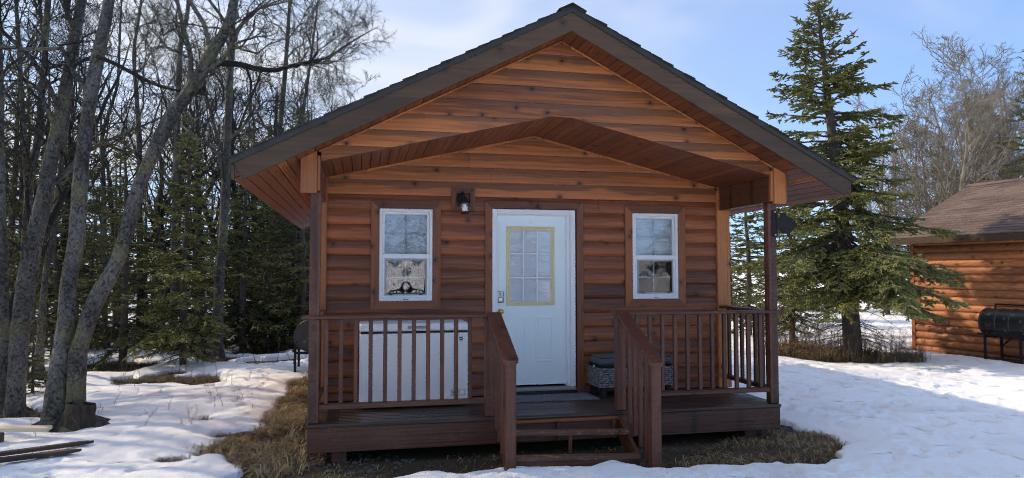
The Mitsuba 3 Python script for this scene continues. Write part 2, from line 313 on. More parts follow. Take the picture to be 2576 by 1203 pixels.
def sheet(X, Y, fn):
    x, y = np.meshgrid(X, Y, indexing='ij'); z = fn(x, y); nx, ny = x.shape
    i, j = np.meshgrid(np.arange(nx-1), np.arange(ny-1), indexing='ij'); k = i*ny+j
    F = np.stack([k, k+ny, k+ny+1, k+1], -1).reshape(-1, 4)
    return trimesh.Trimesh(np.stack([x, y, z], -1).reshape(-1, 3), np.vstack([F[:, [0, 1, 2]], F[:, [0, 2, 3]]]), process=False)
GX = grid_axis(-350, 350, [(-13, -7, .08), (-7, 7, .036), (7, 13, .07)], 0); GY = grid_axis(-120, 400, [(-3, -1.6, .08), (-1.6, 3.6, .036), (3.6, 12, .06)], 0)
scene['snow'] = mikit.ply(sheet(GX, GY, lambda x, y: soil_z(x, y)+snow_thick(x, y)), 'mat_snow', True)
tag('snow', 'old white spring snow lying over the yard and forest floor', 'snow', kind='structure')
SX = grid_axis(-350, 350, [(-12, 13, .09)], 0); SY = grid_axis(-120, 400, [(-3, 12, .09)], 0)
scene['ground'] = mikit.ply(sheet(SX, SY, lambda x, y: soil_z(x, y)+.02*(meshkit.fbm(np.stack([x, y, x*0], -1)*6, 3, 8)-.5)), 'mat_soil', True)
tag('ground', 'bare brown soil with moss and gravel where the snow has melted', 'ground', kind='structure')

# ------------------------------------------------------------------ the log cabin
P, W2, GYF = 1.129, 2.44, -.02          # front wall plane, half width, gable face
SL, RIDGE, ARCH, ASL = .512, 3.983, 3.0015, .236
BACK = 6.5
cab = thing('log_cabin', 'brown log-sided cabin with gabled roof, covered front porch and white door', 'cabin')
PROF_ROUND = [(0, .0), (.05, .020), (.16, .038), (.34, .049), (.52, .052), (.70, .047), (.86, .032), (.95, .016), (1.0, .0)]
PROF_WALL = [(0, .014), (.04, .022), (.14, .030), (.32, .035), (.50, .0335), (.68, .028), (.84, .020), (.95, .013), (1.0, .010)]
PROF = [(0, .020), (.05, .0255), (.18, .0265), (.45, .0235), (.72, .0185), (.93, .0125), (1.0, .0105)]
def log_strip(region, z0, h, face, axis=0, sgn=-1, jit=0., prof=None):
    """the D-shaped log face over a region (polygon of along, z)"""
    V, F = [], []
    for (a, da), (b, db) in zip((prof or PROF)[:-1], (prof or PROF)[1:]):
        g = region.intersection(sbox(-99, z0+a*h, 99, z0+b*h))
        for q in getattr(g, 'geoms', [g]):
            if q.geom_type != 'Polygon' or q.area < 1e-6: continue
            c = np.array(q.exterior.coords)[:-1]
            # split long bands so that the shading and grain stay even
            t = (c[:, 1]-z0-a*h)/((b-a)*h); dep = da+(db-da)*t+jit
            o = len(V); V += [(x, face+sgn*d, z) if axis == 0 else (face+sgn*d, x, z) for (x, z), d in zip(c, dep)]
            F += [(o, o+i, o+i+1) for i in range(1, len(c)-1)]
    if not F: return None
    m = trimesh.Trimesh(np.array(V), np.array(F)); m.merge_vertices(); return m
def log_rows(parent, region, face, rng, name='log', axis=0, sgn=-1, m=None, joints=0., prof=None):
    x0, zmin, x1, zmax = region.bounds
    k = math.floor((zmin-LOGO)/LOGH+1e-6)
    while LOGO+k*LOGH < zmax:
        z0 = LOGO+k*LOGH; k += 1
        row = region.intersection(sbox(-99, z0, 99, z0+LOGH))
        for q in getattr(row, 'geoms', [row]):
            if q.geom_type != 'Polygon' or q.area < 5e-4: continue
            cuts = [q.bounds[0]]
            if q.bounds[2]-q.bounds[0] > 2.5 and rng.random() < joints: cuts.append(q.bounds[0]+(q.bounds[2]-q.bounds[0])*rng.uniform(.25, .75))
            cuts.append(q.bounds[2])
            for a, b in zip(cuts[:-1], cuts[1:]):
                piece = q.intersection(sbox(a+.0008, -9, b-.0008, 99))
                ms = log_strip(piece, z0, LOGH, face, axis, sgn, rng.uniform(-.003, .003), prof)
                if ms is not None: part(parent, name, ms, m, 35)
rng = np.random.default_rng(5)
# openings of the front wall (outer edges of their casings)
WIN = [(-1.473, 1.086), (1.506, 1.086)]; WW, WH = .59, 1.028
DX0, DX1, DZ1 = -.578, .594, 2.222
LB = (-.968, -.697, 2.102, 2.361)
holes = [sbox(cx-WW/2-.092, z-.092, cx+WW/2+.092, z+WH+.092) for cx, z in WIN]+[sbox(DX0, -1, DX1, DZ1), sbox(LB[0], LB[2], LB[1], LB[3])]
arch_top = lambda x: ARCH-ASL*abs(x)
front_poly = Polygon([(-2.33, .012), (2.315, .012), (2.315, arch_top(2.315)), (0, ARCH), (-2.33, arch_top(2.33))]).difference(shapely.union_all(holes))
log_rows(cab+'__front_wall', front_poly.intersection(sbox(-9, 2.27, 9, 9)), P, rng, m=M_LOGU_LIT, joints=.7)
log_rows(cab+'__front_wall', front_poly.intersection(sbox(-9, -1, 9, 2.2695)), P, rng, m=M_LOGW_SHADED, joints=.25, prof=PROF_WALL)
# thin quarter-round between the logs and the ceiling, and behind it the wall itself with its openings
back_poly = Polygon([(-2.44, -.39), (2.44, -.39), (2.44, 2.6), (0, 3.75), (-2.44, 2.6)]).difference(shapely.union_all([sbox(cx-WW/2+.01, z+.01, cx+WW/2-.01, z+WH-.01) for cx, z in WIN]+[sbox(-.46, .06, .46, 2.1)]))
part(cab+'__front_wall', 'sheathing', prism_y(back_poly, P+.002, P+.12), M_STX)
for s in (-1, 1):
    part(cab+'__front_wall', 'cove_trim', bar((s*2.32, P-.022, arch_top(2.32)-.012), (s*.002, P-.022, ARCH-.012), .03, .022), M_CORNER)
    x0, x1 = (2.315, 2.445) if s > 0 else (-2.445, -2.33)
    part(cab+'__front_wall', 'corner_board', cbox(x0, x1, P-.06, P+.02, .003, 2.45), M_CORNER)
    part(cab+'__side_wall', 'corner_board', cbox(*sorted((s*2.447, s*2.485)), P-.058, P+.09, .003, 2.5), M_CORNER)
    log_rows(cab+'__side_wall', sbox(P+.09, -.0, BACK, 2.5), s*2.44, rng, axis=1, sgn=s, m=M_LOGY, prof=PROF_WALL)
    part(cab+'__side_wall', 'sheathing', cbox(*sorted((s*2.34, s*2.438)), P+.122, BACK-.02, -.39, 2.52), M_STY)
part(cab+'__back_wall', 'sheathing', prism_y([(-2.44, -.39), (2.44, -.39), (2.44, 2.5), (0, 3.74), (-2.44, 2.5)], BACK-.018, BACK+.03), M_STX)
part(cab, 'floor', cbox(-2.33, 2.33, P+.122, BACK-.02, -.3, .05), M_STX)
# the gable above the porch
ztop = lambda x: 3.758-SL*abs(x)
gable = Polygon([(-2.34, arch_top(2.34)), (0, ARCH), (2.34, arch_top(2.34)), (2.34, ztop(2.34)), (0, ztop(0)), (-2.34, ztop(2.34))])
for s in (-1, 1):
    pass
upper = gable
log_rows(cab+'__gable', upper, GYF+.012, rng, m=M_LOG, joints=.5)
part(cab+'__gable', 'sheathing', prism_y(gable.buffer(-.001), GYF+.014, .085), M_STX)
for s in (-1, 1):
    part(cab+'__gable', 'edge_trim', bar((s*2.36, GYF-.035, ztop(2.36)-.014), (s*.002, GYF-.035, ztop(0)-.014), .022, .016), M_CORNER)
    # board hanging at each end of the gable, its packing strip, the beam back to the wall and the post below
    xo, xi = s*2.52, s*2.376
    pol = [(xo, 2.145), (xi, 2.145), (xi, ztop(xi)-.003), (xo, ztop(xo)-.003)]
    part(cab+'__gable', 'end_board', prism_y(pol if s > 0 else pol, -.065, -.027), M_CORNER)
    part(cab+'__gable', 'packing_strip', cbox(*sorted((s*2.3755, s*2.348)), -.05, -.01, 2.17, 2.5), M_CORNER)
    part(cab+'__porch', 'side_beam', cbox(*sorted((s*2.345, s*2.435)), .002, P-.062, 2.165, 2.47), M_STY)
    xp0, xp1 = sorted((s*2.435, s*2.338))
    part(cab+'__porch', 'post', cbox(xp0, xp1, .004, .10, .002, 2.163, .006), M_STZ)
# porch ceiling boards (3:12 vault) running front to back
nb = 25; w = 2.345/nb; g_ = .0035
for s in (-1, 1):
    for k in range(nb):
        a, b = k*w+g_, (k+1)*w-g_
        pol = [(s*a, arch_top(a)+.001), (s*b, arch_top(b)+.001), (s*b, arch_top(b)+.017), (s*a, arch_top(a)+.017)]
        part(cab+'__porch', 'ceiling_board', prism_y(pol, .0, P-.002) if s > 0 else prism_y(pol[::-1], .0, P-.002), M_SOFFIT)
# soffit boards under the overhang
ns = 37; w = 3.045/ns
for s in (-1, 1):
    for k in range(ns):
        a, b = k*w+g_, (k+1)*w-g_
        yb = GYF+.01 if a < 2.35 else BACK+.35
        vent = k in (32,)
        f = ztop
        pol = [(s*a, f(a)+.001), (s*b, f(b)+.001), (s*b, f(b)+.017), (s*a, f(a)+.017)]
        if vent:
            # perforated strip: bars with gaps between
            ms = [prism_y([(s*(a+.002), f(a)+.001), (s*(a+.02), f(a+.02)+.001), (s*(a+.02), f(a+.02)+.015), (s*(a+.002), f(a)+.015)], -.385, yb), prism_y([(s*(b-.02), f(b-.02)+.001), (s*(b-.002), f(b)+.001), (s*(b-.002), f(b)+.015), (s*(b-.02), f(b-.02)+.015)], -.385, yb)]
            mid = (a+b)/2
            ms.append(prism_y([(s*(mid-.005), f(mid)+.001), (s*(mid+.005), f(mid)+.001), (s*(mid+.005), f(mid)+.012), (s*(mid-.005), f(mid)+.012)], -.385, yb))
            for yy in np.arange(-.36, yb-.03, .04): ms.append(prism_y([(s*(a+.02), f(a+.02)+.0015), (s*(b-.02), f(b-.02)+.0015), (s*(b-.02), f(b-.02)+.01), (s*(a+.02), f(a+.02)+.01)], yy, yy+.014))
            part(cab+'__soffit', 'vent_strip', cat(ms), M_CORNER); continue
        part(cab+'__soffit', 'board', prism_y(pol, -.385, yb), M_SOFFIT)
# roof: deck, rake boards, drip mould, eave boards, shingle courses
rt = lambda x: RIDGE-SL*abs(x)
for s in (-1, 1):
    part(cab+'__roof', 'deck', prism_y([(s*.001, rt(0)-.055), (s*3.045, rt(3.045)-.055), (s*3.045, rt(3.045)-.20), (s*.001, rt(0)-.20)], -.384, BACK+.36), M_STX)
    d = np.array([1, -SL])/math.hypot(1, SL); nrm = np.array([-d[1]*-1, 0])
    perp = np.array([-SL, -1])/math.hypot(1, SL)   # into the roof, square to the slope
    def band(t0, t1, xe):
        A = np.array([0, RIDGE-t0]); B = A+d*xe; Cc = B+perp*((t1-t0)/math.hypot(1, SL)); D = np.array([0, RIDGE-t1])
        return [(s*q[0]+(s*.0008), q[1]) for q in (A, B, Cc, D)]
    xe = 3.068*math.hypot(1, SL)
    part(cab+'__roof', 'drip_mould', prism_y(band(.018, .072, xe+.03), -.438, -.3845), M_METALT)
    part(cab+'__roof', 'rake_board', prism_y(band(.0725, .252, xe-.025), -.424, -.386), M_FASCIA)
    part(cab+'__roof', 'eave_board', cbox(*sorted((s*3.046, s*3.072)), -.383, BACK+.36, rt(3.06)-.20, rt(3.06)-.03), M_FASCY)
    nc = 27; wc = 3.11/nc
    for k in range(nc):
        a, b = k*wc, (k+1)*wc
        t = .013 if k % 2 else .016
        pol = [(s*a, rt(a)-.016), (s*b, rt(b)-.016), (s*b, rt(b)+t-.016), (s*a, rt(a)-.012)]
        part(cab+'__roof', 'shingle_course', prism_y(pol, -.452+(.012*math.sin(k*2.3)), BACK+.42), M_SHIN2)
part(cab+'__roof', 'ridge_cap', prism_y([(-.14, rt(.14)+.006), (0, RIDGE+.004), (.14, rt(.14)+.006), (.14, rt(.14)+.016), (0, RIDGE+.016), (-.14, rt(.14)+.016)], -.455, BACK+.42), M_SHIN2)

# windows
def pane_mesh(x0, x1, z0, z1, y, amp, seed, n=34, lean=0.):
    u, v = np.meshgrid(np.linspace(0, 1, n), np.linspace(0, 1, n), indexing='ij')
    r = np.random.default_rng(seed); h = amp*(1-(2*u-1)**2)*(1-(2*v-1)**2)*1.1
    h += amp*.62*np.cos(2*np.pi*(u-.52)*1.8)*np.cos(2*np.pi*(v-.47)*1.6)+amp*.15*np.sin(2*np.pi*(u*1.1+v*1.4)+r.uniform(0, 6))
    h += (v-.5)*lean
    V = np.stack([x0+(x1-x0)*u, y-h, z0+(z1-z0)*v], -1).reshape(-1, 3)
    i, j = np.meshgrid(np.arange(n-1), np.arange(n-1), indexing='ij'); k = i*n+j
    F = np.stack([k, k+n, k+n+1, k+1], -1).reshape(-1, 4)
    return trimesh.Trimesh(V, np.vstack([F[:, [0, 1, 2]], F[:, [0, 2, 3]]]), process=False)
def frame_mesh(x0, x1, z0, z1, wd, y0, y1, c=.004):
    return cat([cbox(x0, x1, y0, y1, z1-wd, z1, c), cbox(x0, x1, y0, y1, z0, z0+wd, c), cbox(x0, x0+wd, y0+.0006, y1, z0+wd, z1-wd, c), cbox(x1-wd, x1, y0+.0006, y1, z0+wd, z1-wd, c)])
def mitred(x0, x1, z0, z1, w, y0, y1, parent, name, bottom=True, mx=None, mz=None):
    g = .0012
    part(parent, name, prism_y([(x0+g, z1), (x0+w+g, z1-w), (x1-w-g, z1-w), (x1-g, z1)], y0, y1), mx)
    if bottom: part(parent, name, prism_y([(x0+g, z0), (x1-g, z0), (x1-w-g, z0+w), (x0+w+g, z0+w)], y0, y1), mx)
    zb = z0+w if bottom else z0
    part(parent, name, prism_y([(x0, z0+g), (x0+w, zb+g), (x0+w, z1-w-g), (x0, z1-g)], y0, y1), mz)
    part(parent, name, prism_y([(x1, z0+g), (x1, z1-g), (x1-w, z1-w-g), (x1-w, zb+g)], y0, y1), mz)
for wi, (cx, z) in enumerate(WIN):
    wk = newkey(cab+'__window')
    tag(wk, ['white double-hung window left of the door, with rippled reflections', 'white double-hung window right of the door'][wi])
    x0, x1, z1 = cx-WW/2, cx+WW/2, z+WH
    mitred(x0-.091, x1+.091, z-.091, z1+.091, .0905, P-.052, P+.001, wk, 'casing', True, M_TRIMX, M_TRIMZ)
    part(wk, 'frame', frame_mesh(x0, x1, z, z1, .034, P-.045, P+.06), M_WHITE)
    zm = z+WH*.49
    part(wk, 'upper_sash', frame_mesh(x0+.0345, x1-.0345, zm-.005, z1-.0345, .026, P-.018, P+.015), M_WHITE)
    part(wk, 'lower_sash', frame_mesh(x0+.0345, x1-.0345, z+.0345, zm-.006, .028, P-.036, P-.004), M_WHITE)
    part(wk, 'meeting_rail', cbox(x0+.035, x1-.035, P-.042, P-.0365, zm-.03, zm+.02), M_WHITE)
    part(wk, 'screen_frame', frame_mesh(x0+.063, x1-.063, z+.063, zm-.035, .018, P-.0385, P-.030), M_SCREEN)
    for lx in (x0+.13, x1-.13): part(wk, 'latch', cbox(lx-.018, lx+.018, P-.046, P-.0386, z+.066, z+.078), M_BLACK)
    part(wk, 'pull', cbox(cx-.03, cx+.03, P-.052, P-.0455, z+.012, z+.022), M_GREY)
    part(wk, 'upper_pane', pane_mesh(x0+.06, x1-.06, zm+.02, z1-.06, P+.0, .0010, 3+wi), 'mat_glass', True)
    part(wk, 'lower_pane', pane_mesh(x0+.062, x1-.062, z+.062, zm-.034, P-.008, (.0042 if wi == 0 else .0003), 11+wi, lean=.026 if wi == 0 else .01), 'mat_glass_b' if wi == 0 else 'mat_jar', True)
    part(wk, 'grille', cat([cbox(cx-.009, cx+.009, P+.014, P+.02, zm+.021, z1-.061), cbox(x0+.0605, x1-.0605, P+.0145, P+.0195, (zm+z1)/2-.025, (zm+z1)/2-.009), cbox(cx-.009, cx+.009, P+.016, P+.022, z+.063, zm-.035), cbox(x0+.063, x1-.063, P+.0165, P+.0215, (z+zm)/2, (z+zm)/2+.016)]), M_GRILLE)
    zz = np.linspace(zm, z1-.02, 120); fold = sheet(np.linspace(x0+.02, x1-.02, 3), zz, lambda x, y: .004*np.sin(y*2*np.pi/.021)); v_ = fold.vertices; fold.vertices = np.stack([v_[:, 0], P+.06+v_[:, 2], v_[:, 1]], 1)
    part(wk, 'blind', fold, M_BLINDW, True)
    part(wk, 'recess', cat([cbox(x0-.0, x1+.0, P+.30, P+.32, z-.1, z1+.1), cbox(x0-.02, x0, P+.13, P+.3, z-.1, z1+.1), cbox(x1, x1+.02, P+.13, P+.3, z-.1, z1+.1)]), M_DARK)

# the door
dk = newkey(cab+'__door'); tag(dk, 'pale blue-white panelled door with nine-light window in a white frame')
mitred(DX0, DX1, .004, DZ1, .08, P-.052, P+.001, dk, 'casing', False, M_TRIMX, M_TRIMZ)
part(dk, 'jamb', cat([cbox(-.497, -.440, P-.046, P+.11, .077, 2.133), cbox(.440, .497, P-.046, P+.11, .077, 2.133), cbox(-.4395, .4395, P-.0455, P+.11, 2.076, 2.1335), cbox(-.4395, -.425, P-.02, P+.1, .08, 2.0755), cbox(.397, .4395, P-.02, P+.1, .08, 2.0755), cbox(-.425, .397, P-.019, P+.1, 2.066, 2.0755)]), M_WHITE)
DY = P+.018
dpoly = sbox(-.424, .105, .396, 2.065).difference(sbox(-.283, 1.060, .217, 1.901))
part(dk, 'slab', prism_y(dpoly, DY, DY+.044), M_DOOR)
for a, b in ((-.296, -.085), (.03, .24)):
    part(dk, 'panel', cat([frame_mesh(a, b, .37, .881, .016, DY-.006, DY-.0004, .005), cbox(a+.03, b-.03, DY-.005, DY-.0003, .40, .851, .004)]), M_DOOR)
part(dk, 'light_frame', cat([frame_mesh(-.319, .257, 1.022, 1.937, .022, DY-.018, DY-.0005, .007), frame_mesh(-.2965, .2345, 1.0445, 1.9145, .018, DY-.011, DY-.0007, .004)]), M_LITE)
for k in range(3):
    for j in range(3):
        xa, xb = -.28+k*.4967/3, -.28+(k+1)*.4967/3; za, zb = 1.062+j*.837/3, 1.062+(j+1)*.837/3
        part(dk, 'pane', pane_mesh(xa+.003, xb-.003, za+.003, zb-.003, DY+.012, .00007, 40+k*3+j, 8), 'mat_jar', True)
part(dk, 'muntin', cat([cbox(x-.009, x+.009, DY-.002, DY+.016, 1.0625, 1.8965) for x in (-.1145, .0512)]+[cbox(-.2785, .2155, DY-.0015, DY+.0155, zz-.009, zz+.009) for zz in (1.341, 1.62)]), M_WHITE)
zz = np.linspace(1.06, 1.90, 260); fold = sheet(np.linspace(-.283, .217, 3), zz, lambda x, y: .005*np.abs(np.sin(y*np.pi/.021))); v_ = fold.vertices; fold.vertices = np.stack([v_[:, 0], DY+.026+v_[:, 2], v_[:, 1]], 1)
part(dk, 'blind', fold, M_BLIND)
part(dk, 'hook', cbox(-.038, -.02, DY-.006, DY-.0003, 1.955, 2.015), M_WHITE)
pl = sbox(-.425, 1.064, -.361, 1.173).buffer(.010); lk = part(dk, 'deadbolt', prism_y(pl, DY-.012, DY-.0004), M_BLACK, label='black-edged deadbolt with silver face')
part(lk, 'face', prism_y(sbox(-.420, 1.068, -.366, 1.169).buffer(.007), DY-.016, DY-.0125), M_PAPER)
part(lk, 'cylinder', cyl((-.393, DY-.034, 1.094), (-.393, DY-.0165, 1.094), .023, 24), M_STEEL)
part(lk, 'ring', tubes([(np.array([(-.393+.028*math.cos(t), DY-.018, 1.094+.028*math.sin(t)) for t in np.linspace(0, 2*np.pi, 25)]), np.full(25, .004))], 6), M_BLACK)
part(lk, 'print', cat([cbox(-.412, -.374, DY-.0168, DY-.0162, 1.137+i*.009, 1.1405+i*.009, .0001) for i in (0, 1)]), M_BLACK)
part(lk, 'badge', prism_y(sbox(-.405, 1.157, -.381, 1.163).buffer(.002), DY-.017, DY-.0162), 'mat_badge')
scene['mat_badge'] = pbsdf((.05, .15, .4), .4)
kn = part(dk, 'knob', trimesh.util.concatenate([trimesh.creation.icosphere(3, .027).apply_translation((-.385, DY-.062, .955)), cyl((-.385, DY-.04, .955), (-.385, DY, .955), .011, 16), cyl((-.385, DY-.008, .955), (-.385, DY, .955), .033, 24)]), M_BRASS, 40)
part(dk, 'threshold', cat([cbox(-.495, .495, P-.09, P+.1, .044, .0765, .008)]), M_GREY)
part(dk, 'sill_board', cbox(-.5, .5, P-.055, P-.006, .003, .0435), M_DECK)
# lamp block beside the door
mitred(*LB[:2], *LB[2:], .056, P-.05, P+.001, cab+'__lamp_block', 'casing', True, M_TRIMX, M_TRIMZ)
part(cab+'__lamp_block', 'board', cbox(LB[0]+.057, LB[1]-.057, P-.02, P-.002, LB[2]+.057, LB[3]-.057), M_STX)
ln = thing('wall_lantern', 'black jar lantern with clear glass on the framed block left of the door', 'lamp')
lc = np.array((-.828, P-.125, 2.14))
part(ln, 'back_plate', trimesh.creation.revolve([(0, -.0), (.055, 0), (.052, .012), (.03, .028), (0, .032)], sections=28).apply_transform(trimesh.transformations.rotation_matrix(math.pi/2, (1, 0, 0))).apply_translation((-.85, P-.0205, 2.245)), M_BLACK, 30)
part(ln, 'arm', tubes([(np.array([(-.852, P-.045, 2.25), (-.85, P-.07, 2.305), (-.846, P-.10, 2.31), (-.84, P-.122, 2.27), (-.838, P-.125, 2.22)]), np.full(5, .012))], 8), M_BLACK, True)
tilt = trimesh.transformations.rotation_matrix(math.radians(-6), (0, 1, 0))
def rev(pts, n=28): return trimesh.creation.revolve(pts, sections=n).apply_transform(tilt).apply_translation(lc)
part(ln, 'cap', rev([(0, .10), (.03, .10), (.04, .08), (.055, .062), (.058, .045), (.0, .045)]), M_BLACK, 30)
part(ln, 'jar', rev([(.052, .044), (.053, .03), (.054, -.03), (.047, -.055)]), 'mat_jar', 40)
part(ln, 'base', rev([(0, -.055), (.048, -.055), (.048, -.072), (.036, -.076), (0, -.076)]), M_BLACK, 30)
part(ln, 'bulb', rev([(0, .03), (.018, .028), (.02, .005), (.033, -.002), (.033, -.012), (.024, -.015), (.033, -.019), (.033, -.029), (.022, -.033), (.03, -.037), (.028, -.045), (0, -.048)]), M_BULB, 40)
four = meshkit.text_mesh('4', .082, .012); v = four.vertices.copy(); v[:, 0] -= v[:, 0].mean()
four.vertices = np.stack([.033+v[:, 0]*.8+v[:, 1]*.16, P-.053-v[:, 2], 2.136+v[:, 1]-v[:, 0]*.18], 1)
k = thing('house_number', 'black metal numeral 4 on the casing above the door', 'number'); scene[k] = mikit.ply(four, M_BLACK)

# porch deck, railings, steps
y = -.03
for i in range(8):
    part(cab+'__porch', 'deck_board', cbox(-2.44, 2.44, y+.003, y+.1415, -.036, 0+rng.uniform(-.001, .001), .005), M_DECK); y += .1445
part(cab+'__porch', 'rim_board', cbox(-2.438, 2.438, -.004, .034, -.268, -.0375), M_STX)
for s in (-1, 1): part(cab+'__porch', 'rim_board', cbox(*sorted((s*2.4375, s*2.40)), .0345, P-.0, -.268, -.0375), M_STY)
for x in (-2.15, 2.15): part(cab+'__porch', 'skid', cbox(x-.07, x+.07, .1, 1.1, -.43, -.27), M_STY)
part(cab, 'foundation_skirt', cbox(-2.43, 2.43, P+.02, P+.1, -.6, -.001), M_STX)
ZT = .998; ZR = .965
def rail_run(x0, x1, bx0, sp, n):
    part(cab+'__railing', 'top_rail', cbox(x0, x1, -.022, .115, ZR, ZT, .006), M_STX)
    for i in range(n):
        x = bx0+sp*i; part(cab+'__railing', 'baluster', cbox(x-.019, x+.019, .03, .068, .173, ZR-.001), M_STZ)
part(cab+'__railing', 'bottom_rail', cbox(-2.337, -.72, .012, .088, .125, .172), M_STX)
part(cab+'__railing', 'bottom_rail', cbox(.70, 2.337, .012, .088, .125, .172), M_STX)
rail_run(-2.50, -.615, -2.276, .1363, 11); rail_run(.57, 2.50, .832, .1412, 11)
for x in (-.72, .645): part(cab+'__railing', 'newel', cbox(x-.047, x+.047, .0, .09, .002, ZR-.0012), M_STZ)
for s in (-1, 1):
    xs = s*2.388
    part(cab+'__railing', 'top_rail', cbox(xs-.068, xs+.068, .116, P-.064, ZR, ZT, .006), M_STY)
    part(cab+'__railing', 'bottom_rail', cbox(xs-.037, xs+.037, .101, P-.064, .125, .172), M_STY)
    for i in range(6):
        yy = .235+i*.142; part(cab+'__railing', 'baluster', cbox(xs-.019, xs+.019, yy-.019, yy+.019, .173, ZR-.001), M_STZ)
# steps (settled a little towards the right)
def sg(x): return -.045*(x+.6)/1.25
STp = cab+'__steps'
for zt, y0, y1 in ((-.088, -.315, -.215), (-.252, -.595, -.495)):
    m = cbox(-.585, .60, y0, y1, zt-.04, zt, .006); m.vertices[:, 2] += sg(m.vertices[:, 0]); part(STp, 'tread', m, M_TREAD)
m = cbox(-.585, .60, -.59, -.55, -.44, -.293); m.vertices[:, 2] += sg(m.vertices[:, 0]); part(STp, 'riser', m, M_STX)
part(STp, 'ledger', cbox(-.6, .61, -.03, -.0045, -.08, -.048), M_TRIMX)
part(STp, 'cleat', cbox(-.055, -.02, -.05, -.0045, -.26, -.081), M_STZ); part(STp, 'cleat', cbox(.525, .565, -.05, -.0045, -.26, -.081), M_STZ)
part(STp, 'cleat', cbox(-.02, .015, -.33, -.30, -.42, -.142), M_STZ)
for x0, x1 in ((-.626, -.587), (.602, .641)):
    m = prism_x([(.0, -.038), (-.05, -.038), (-.60, -.33), (-.68, -.48), (-.52, -.50), (-.005, -.22)], x0, x1); m.vertices[:, 2] += sg(m.vertices[:, 0]); part(STp, 'stringer', m, M_STY)
for xc, dx in ((-.68, 0), (.655, .02)):
    zl = .655 if xc < 0 else .60
    a, b = np.array((xc, .02, 1.0)), np.array((xc+dx, -.78, zl-.018))
    hr = bar(a, b, .138, .036, c=.006)
    # clipped lower corners of the hand rail
    part(STp, 'hand_rail', hr, M_STY)
    f = (b-a)/np.linalg.norm(b-a)
    tip = trimesh.convex.convex_hull(np.array([b+f*t+np.array((sx, 0, 0))+np.array((0, 0, sz)) for t, sx, sz in [(.0006, -.068, -.018), (.0006, .068, -.018), (.0006, -.068, .018), (.0006, .068, .018), (.04, -.035, -.018), (.04, .035, -.018), (.04, -.035, .018), (.04, .035, .018)]]))
    part(STp, 'rail_end', tip, M_STY)
    nx = xc+dx
    part(STp, 'newel', cbox(nx-.047, nx+.047, -.79, -.70, -.5, zl-.02, .005), M_STZ)
    for i in range(4):
        t = (i+1)/5; yy = .0-.70*t; zz = 1.0+(zl-1.0)*(t*.70+.02)/.80
        part(STp, 'baluster', cbox(nx-.02, nx+.018, yy-.019, yy+.019, -.02-.40*t, zz-.02), M_STZ)

# things on the porch
fz = thing('chest_freezer', 'white chest freezer behind the left porch railing', 'freezer')
FX0, FX1, FY0, FY1 = -1.972, -.845, .56, 1.075
part(fz, 'body', cbox(FX0, FX1, FY0, FY1, .045, .772, .012), M_APPL)
part(fz, 'seal', cbox(FX0+.012, FX1-.012, FY0+.014, FY1-.01, .7722, .7958), M_BLACK)
ld = part(fz, 'lid', cbox(FX0-.002, FX1+.002, FY0-.012, FY1+.004, .796, .875, .014), M_APPL)
part(ld, 'handle', cbox(-1.485, -1.275, FY0-.022, FY0-.0125, .822, .85, .005), M_GREY)
part(fz, 'badge', cbox(-.945, -.91, FY0-.004, FY0-.0003, .69, .728, .001), 'mat_badge2'); scene['mat_badge2'] = pbsdf((.02, .025, .05), .3)
part(fz, 'badge_stripe', cbox(-.938, -.917, FY0-.0052, FY0-.0042, .704, .715, .0003), M_PAPER)
dp = part(fz, 'control_plate', cbox(-1.035, -.875, FY0-.006, FY0-.0003, .115, .185, .004), M_BEIGE)
part(dp, 'dial', trimesh.creation.cylinder(.024, .012, sections=9).apply_transform(trimesh.transformations.rotation_matrix(math.pi/2, (1, 0, 0))).apply_translation((-.915, FY0-.012, .15)), M_PAPER)
part(dp, 'switch', cbox(-1.015, -1.0, FY0-.009, FY0-.0062, .14, .16, .002), M_BLACK)
part(fz, 'foot', cat([cbox(x-.03, x+.03, yy-.03, yy+.03, .001, .0448) for x in (FX0+.07, FX1-.07) for yy in (FY0+.07, FY1-.07)]), M_BLACK)
ot = thing('ottoman', 'grey wicker ottoman with charcoal cushion between the door and the right railing', 'ottoman')
OT = T().translate([1.10, .90, 0]).rotate([0, 0, 1], 3.0); OW, OD = .46, .19
bm = cbox(-OW+.01, OW-.01, -OD+.01, OD-.01, .115, .34, .01); part(ot, 'base', bm, M_BLACK, tw=OT)
wv = []
for face in range(3):
    Ln = 2*OW if face == 0 else 2*OD; ncol = int(Ln/.036)
    for r_ in range(9):
        for c_ in range(ncol):
            s0 = -Ln/2+(c_+.5)*Ln/ncol; zc = .126+r_*.0242; prd = .009 if (r_+c_) % 2 else .002
            b = cbox(-Ln/ncol*.5, Ln/ncol*.5, -.004, .004, -.0098, .0098, .004); b.vertices[:, 1] -= 0
            if face == 0: b.apply_translation((s0, -OD-prd+.008, zc))
            else:
                b.apply_transform(trimesh.transformations.rotation_matrix(math.pi/2, (0, 0, 1))); b.apply_translation(((-1 if face == 1 else 1)*(OW+prd-.008), s0, zc))
            wv.append(b)
part(ot, 'weave', cat(wv), M_WICK, kind='stuff', tw=OT)
cu = cbox(-OW+.01, OW-.01, -OD+.01, OD-.01, .345, .455, .045); cu = cu.subdivide().subdivide().subdivide(); trimesh.smoothing.filter_laplacian(cu, iterations=3)
part(ot, 'cushion', cu, M_CUSH, 60, tw=OT)
pz = []
for zz in (.352, .44):
    q = .012 if zz < .4 else .028
    c = np.array([(-OW+q, -OD+q, zz), (OW-q, -OD+q, zz), (OW-q, OD-q, zz), (-OW+q, OD-q, zz), (-OW+q, -OD+q, zz)]); pz.append((c, np.full(5, .005)))
part(ot, 'piping', tubes(pz, 6), M_BLACK, tw=OT)
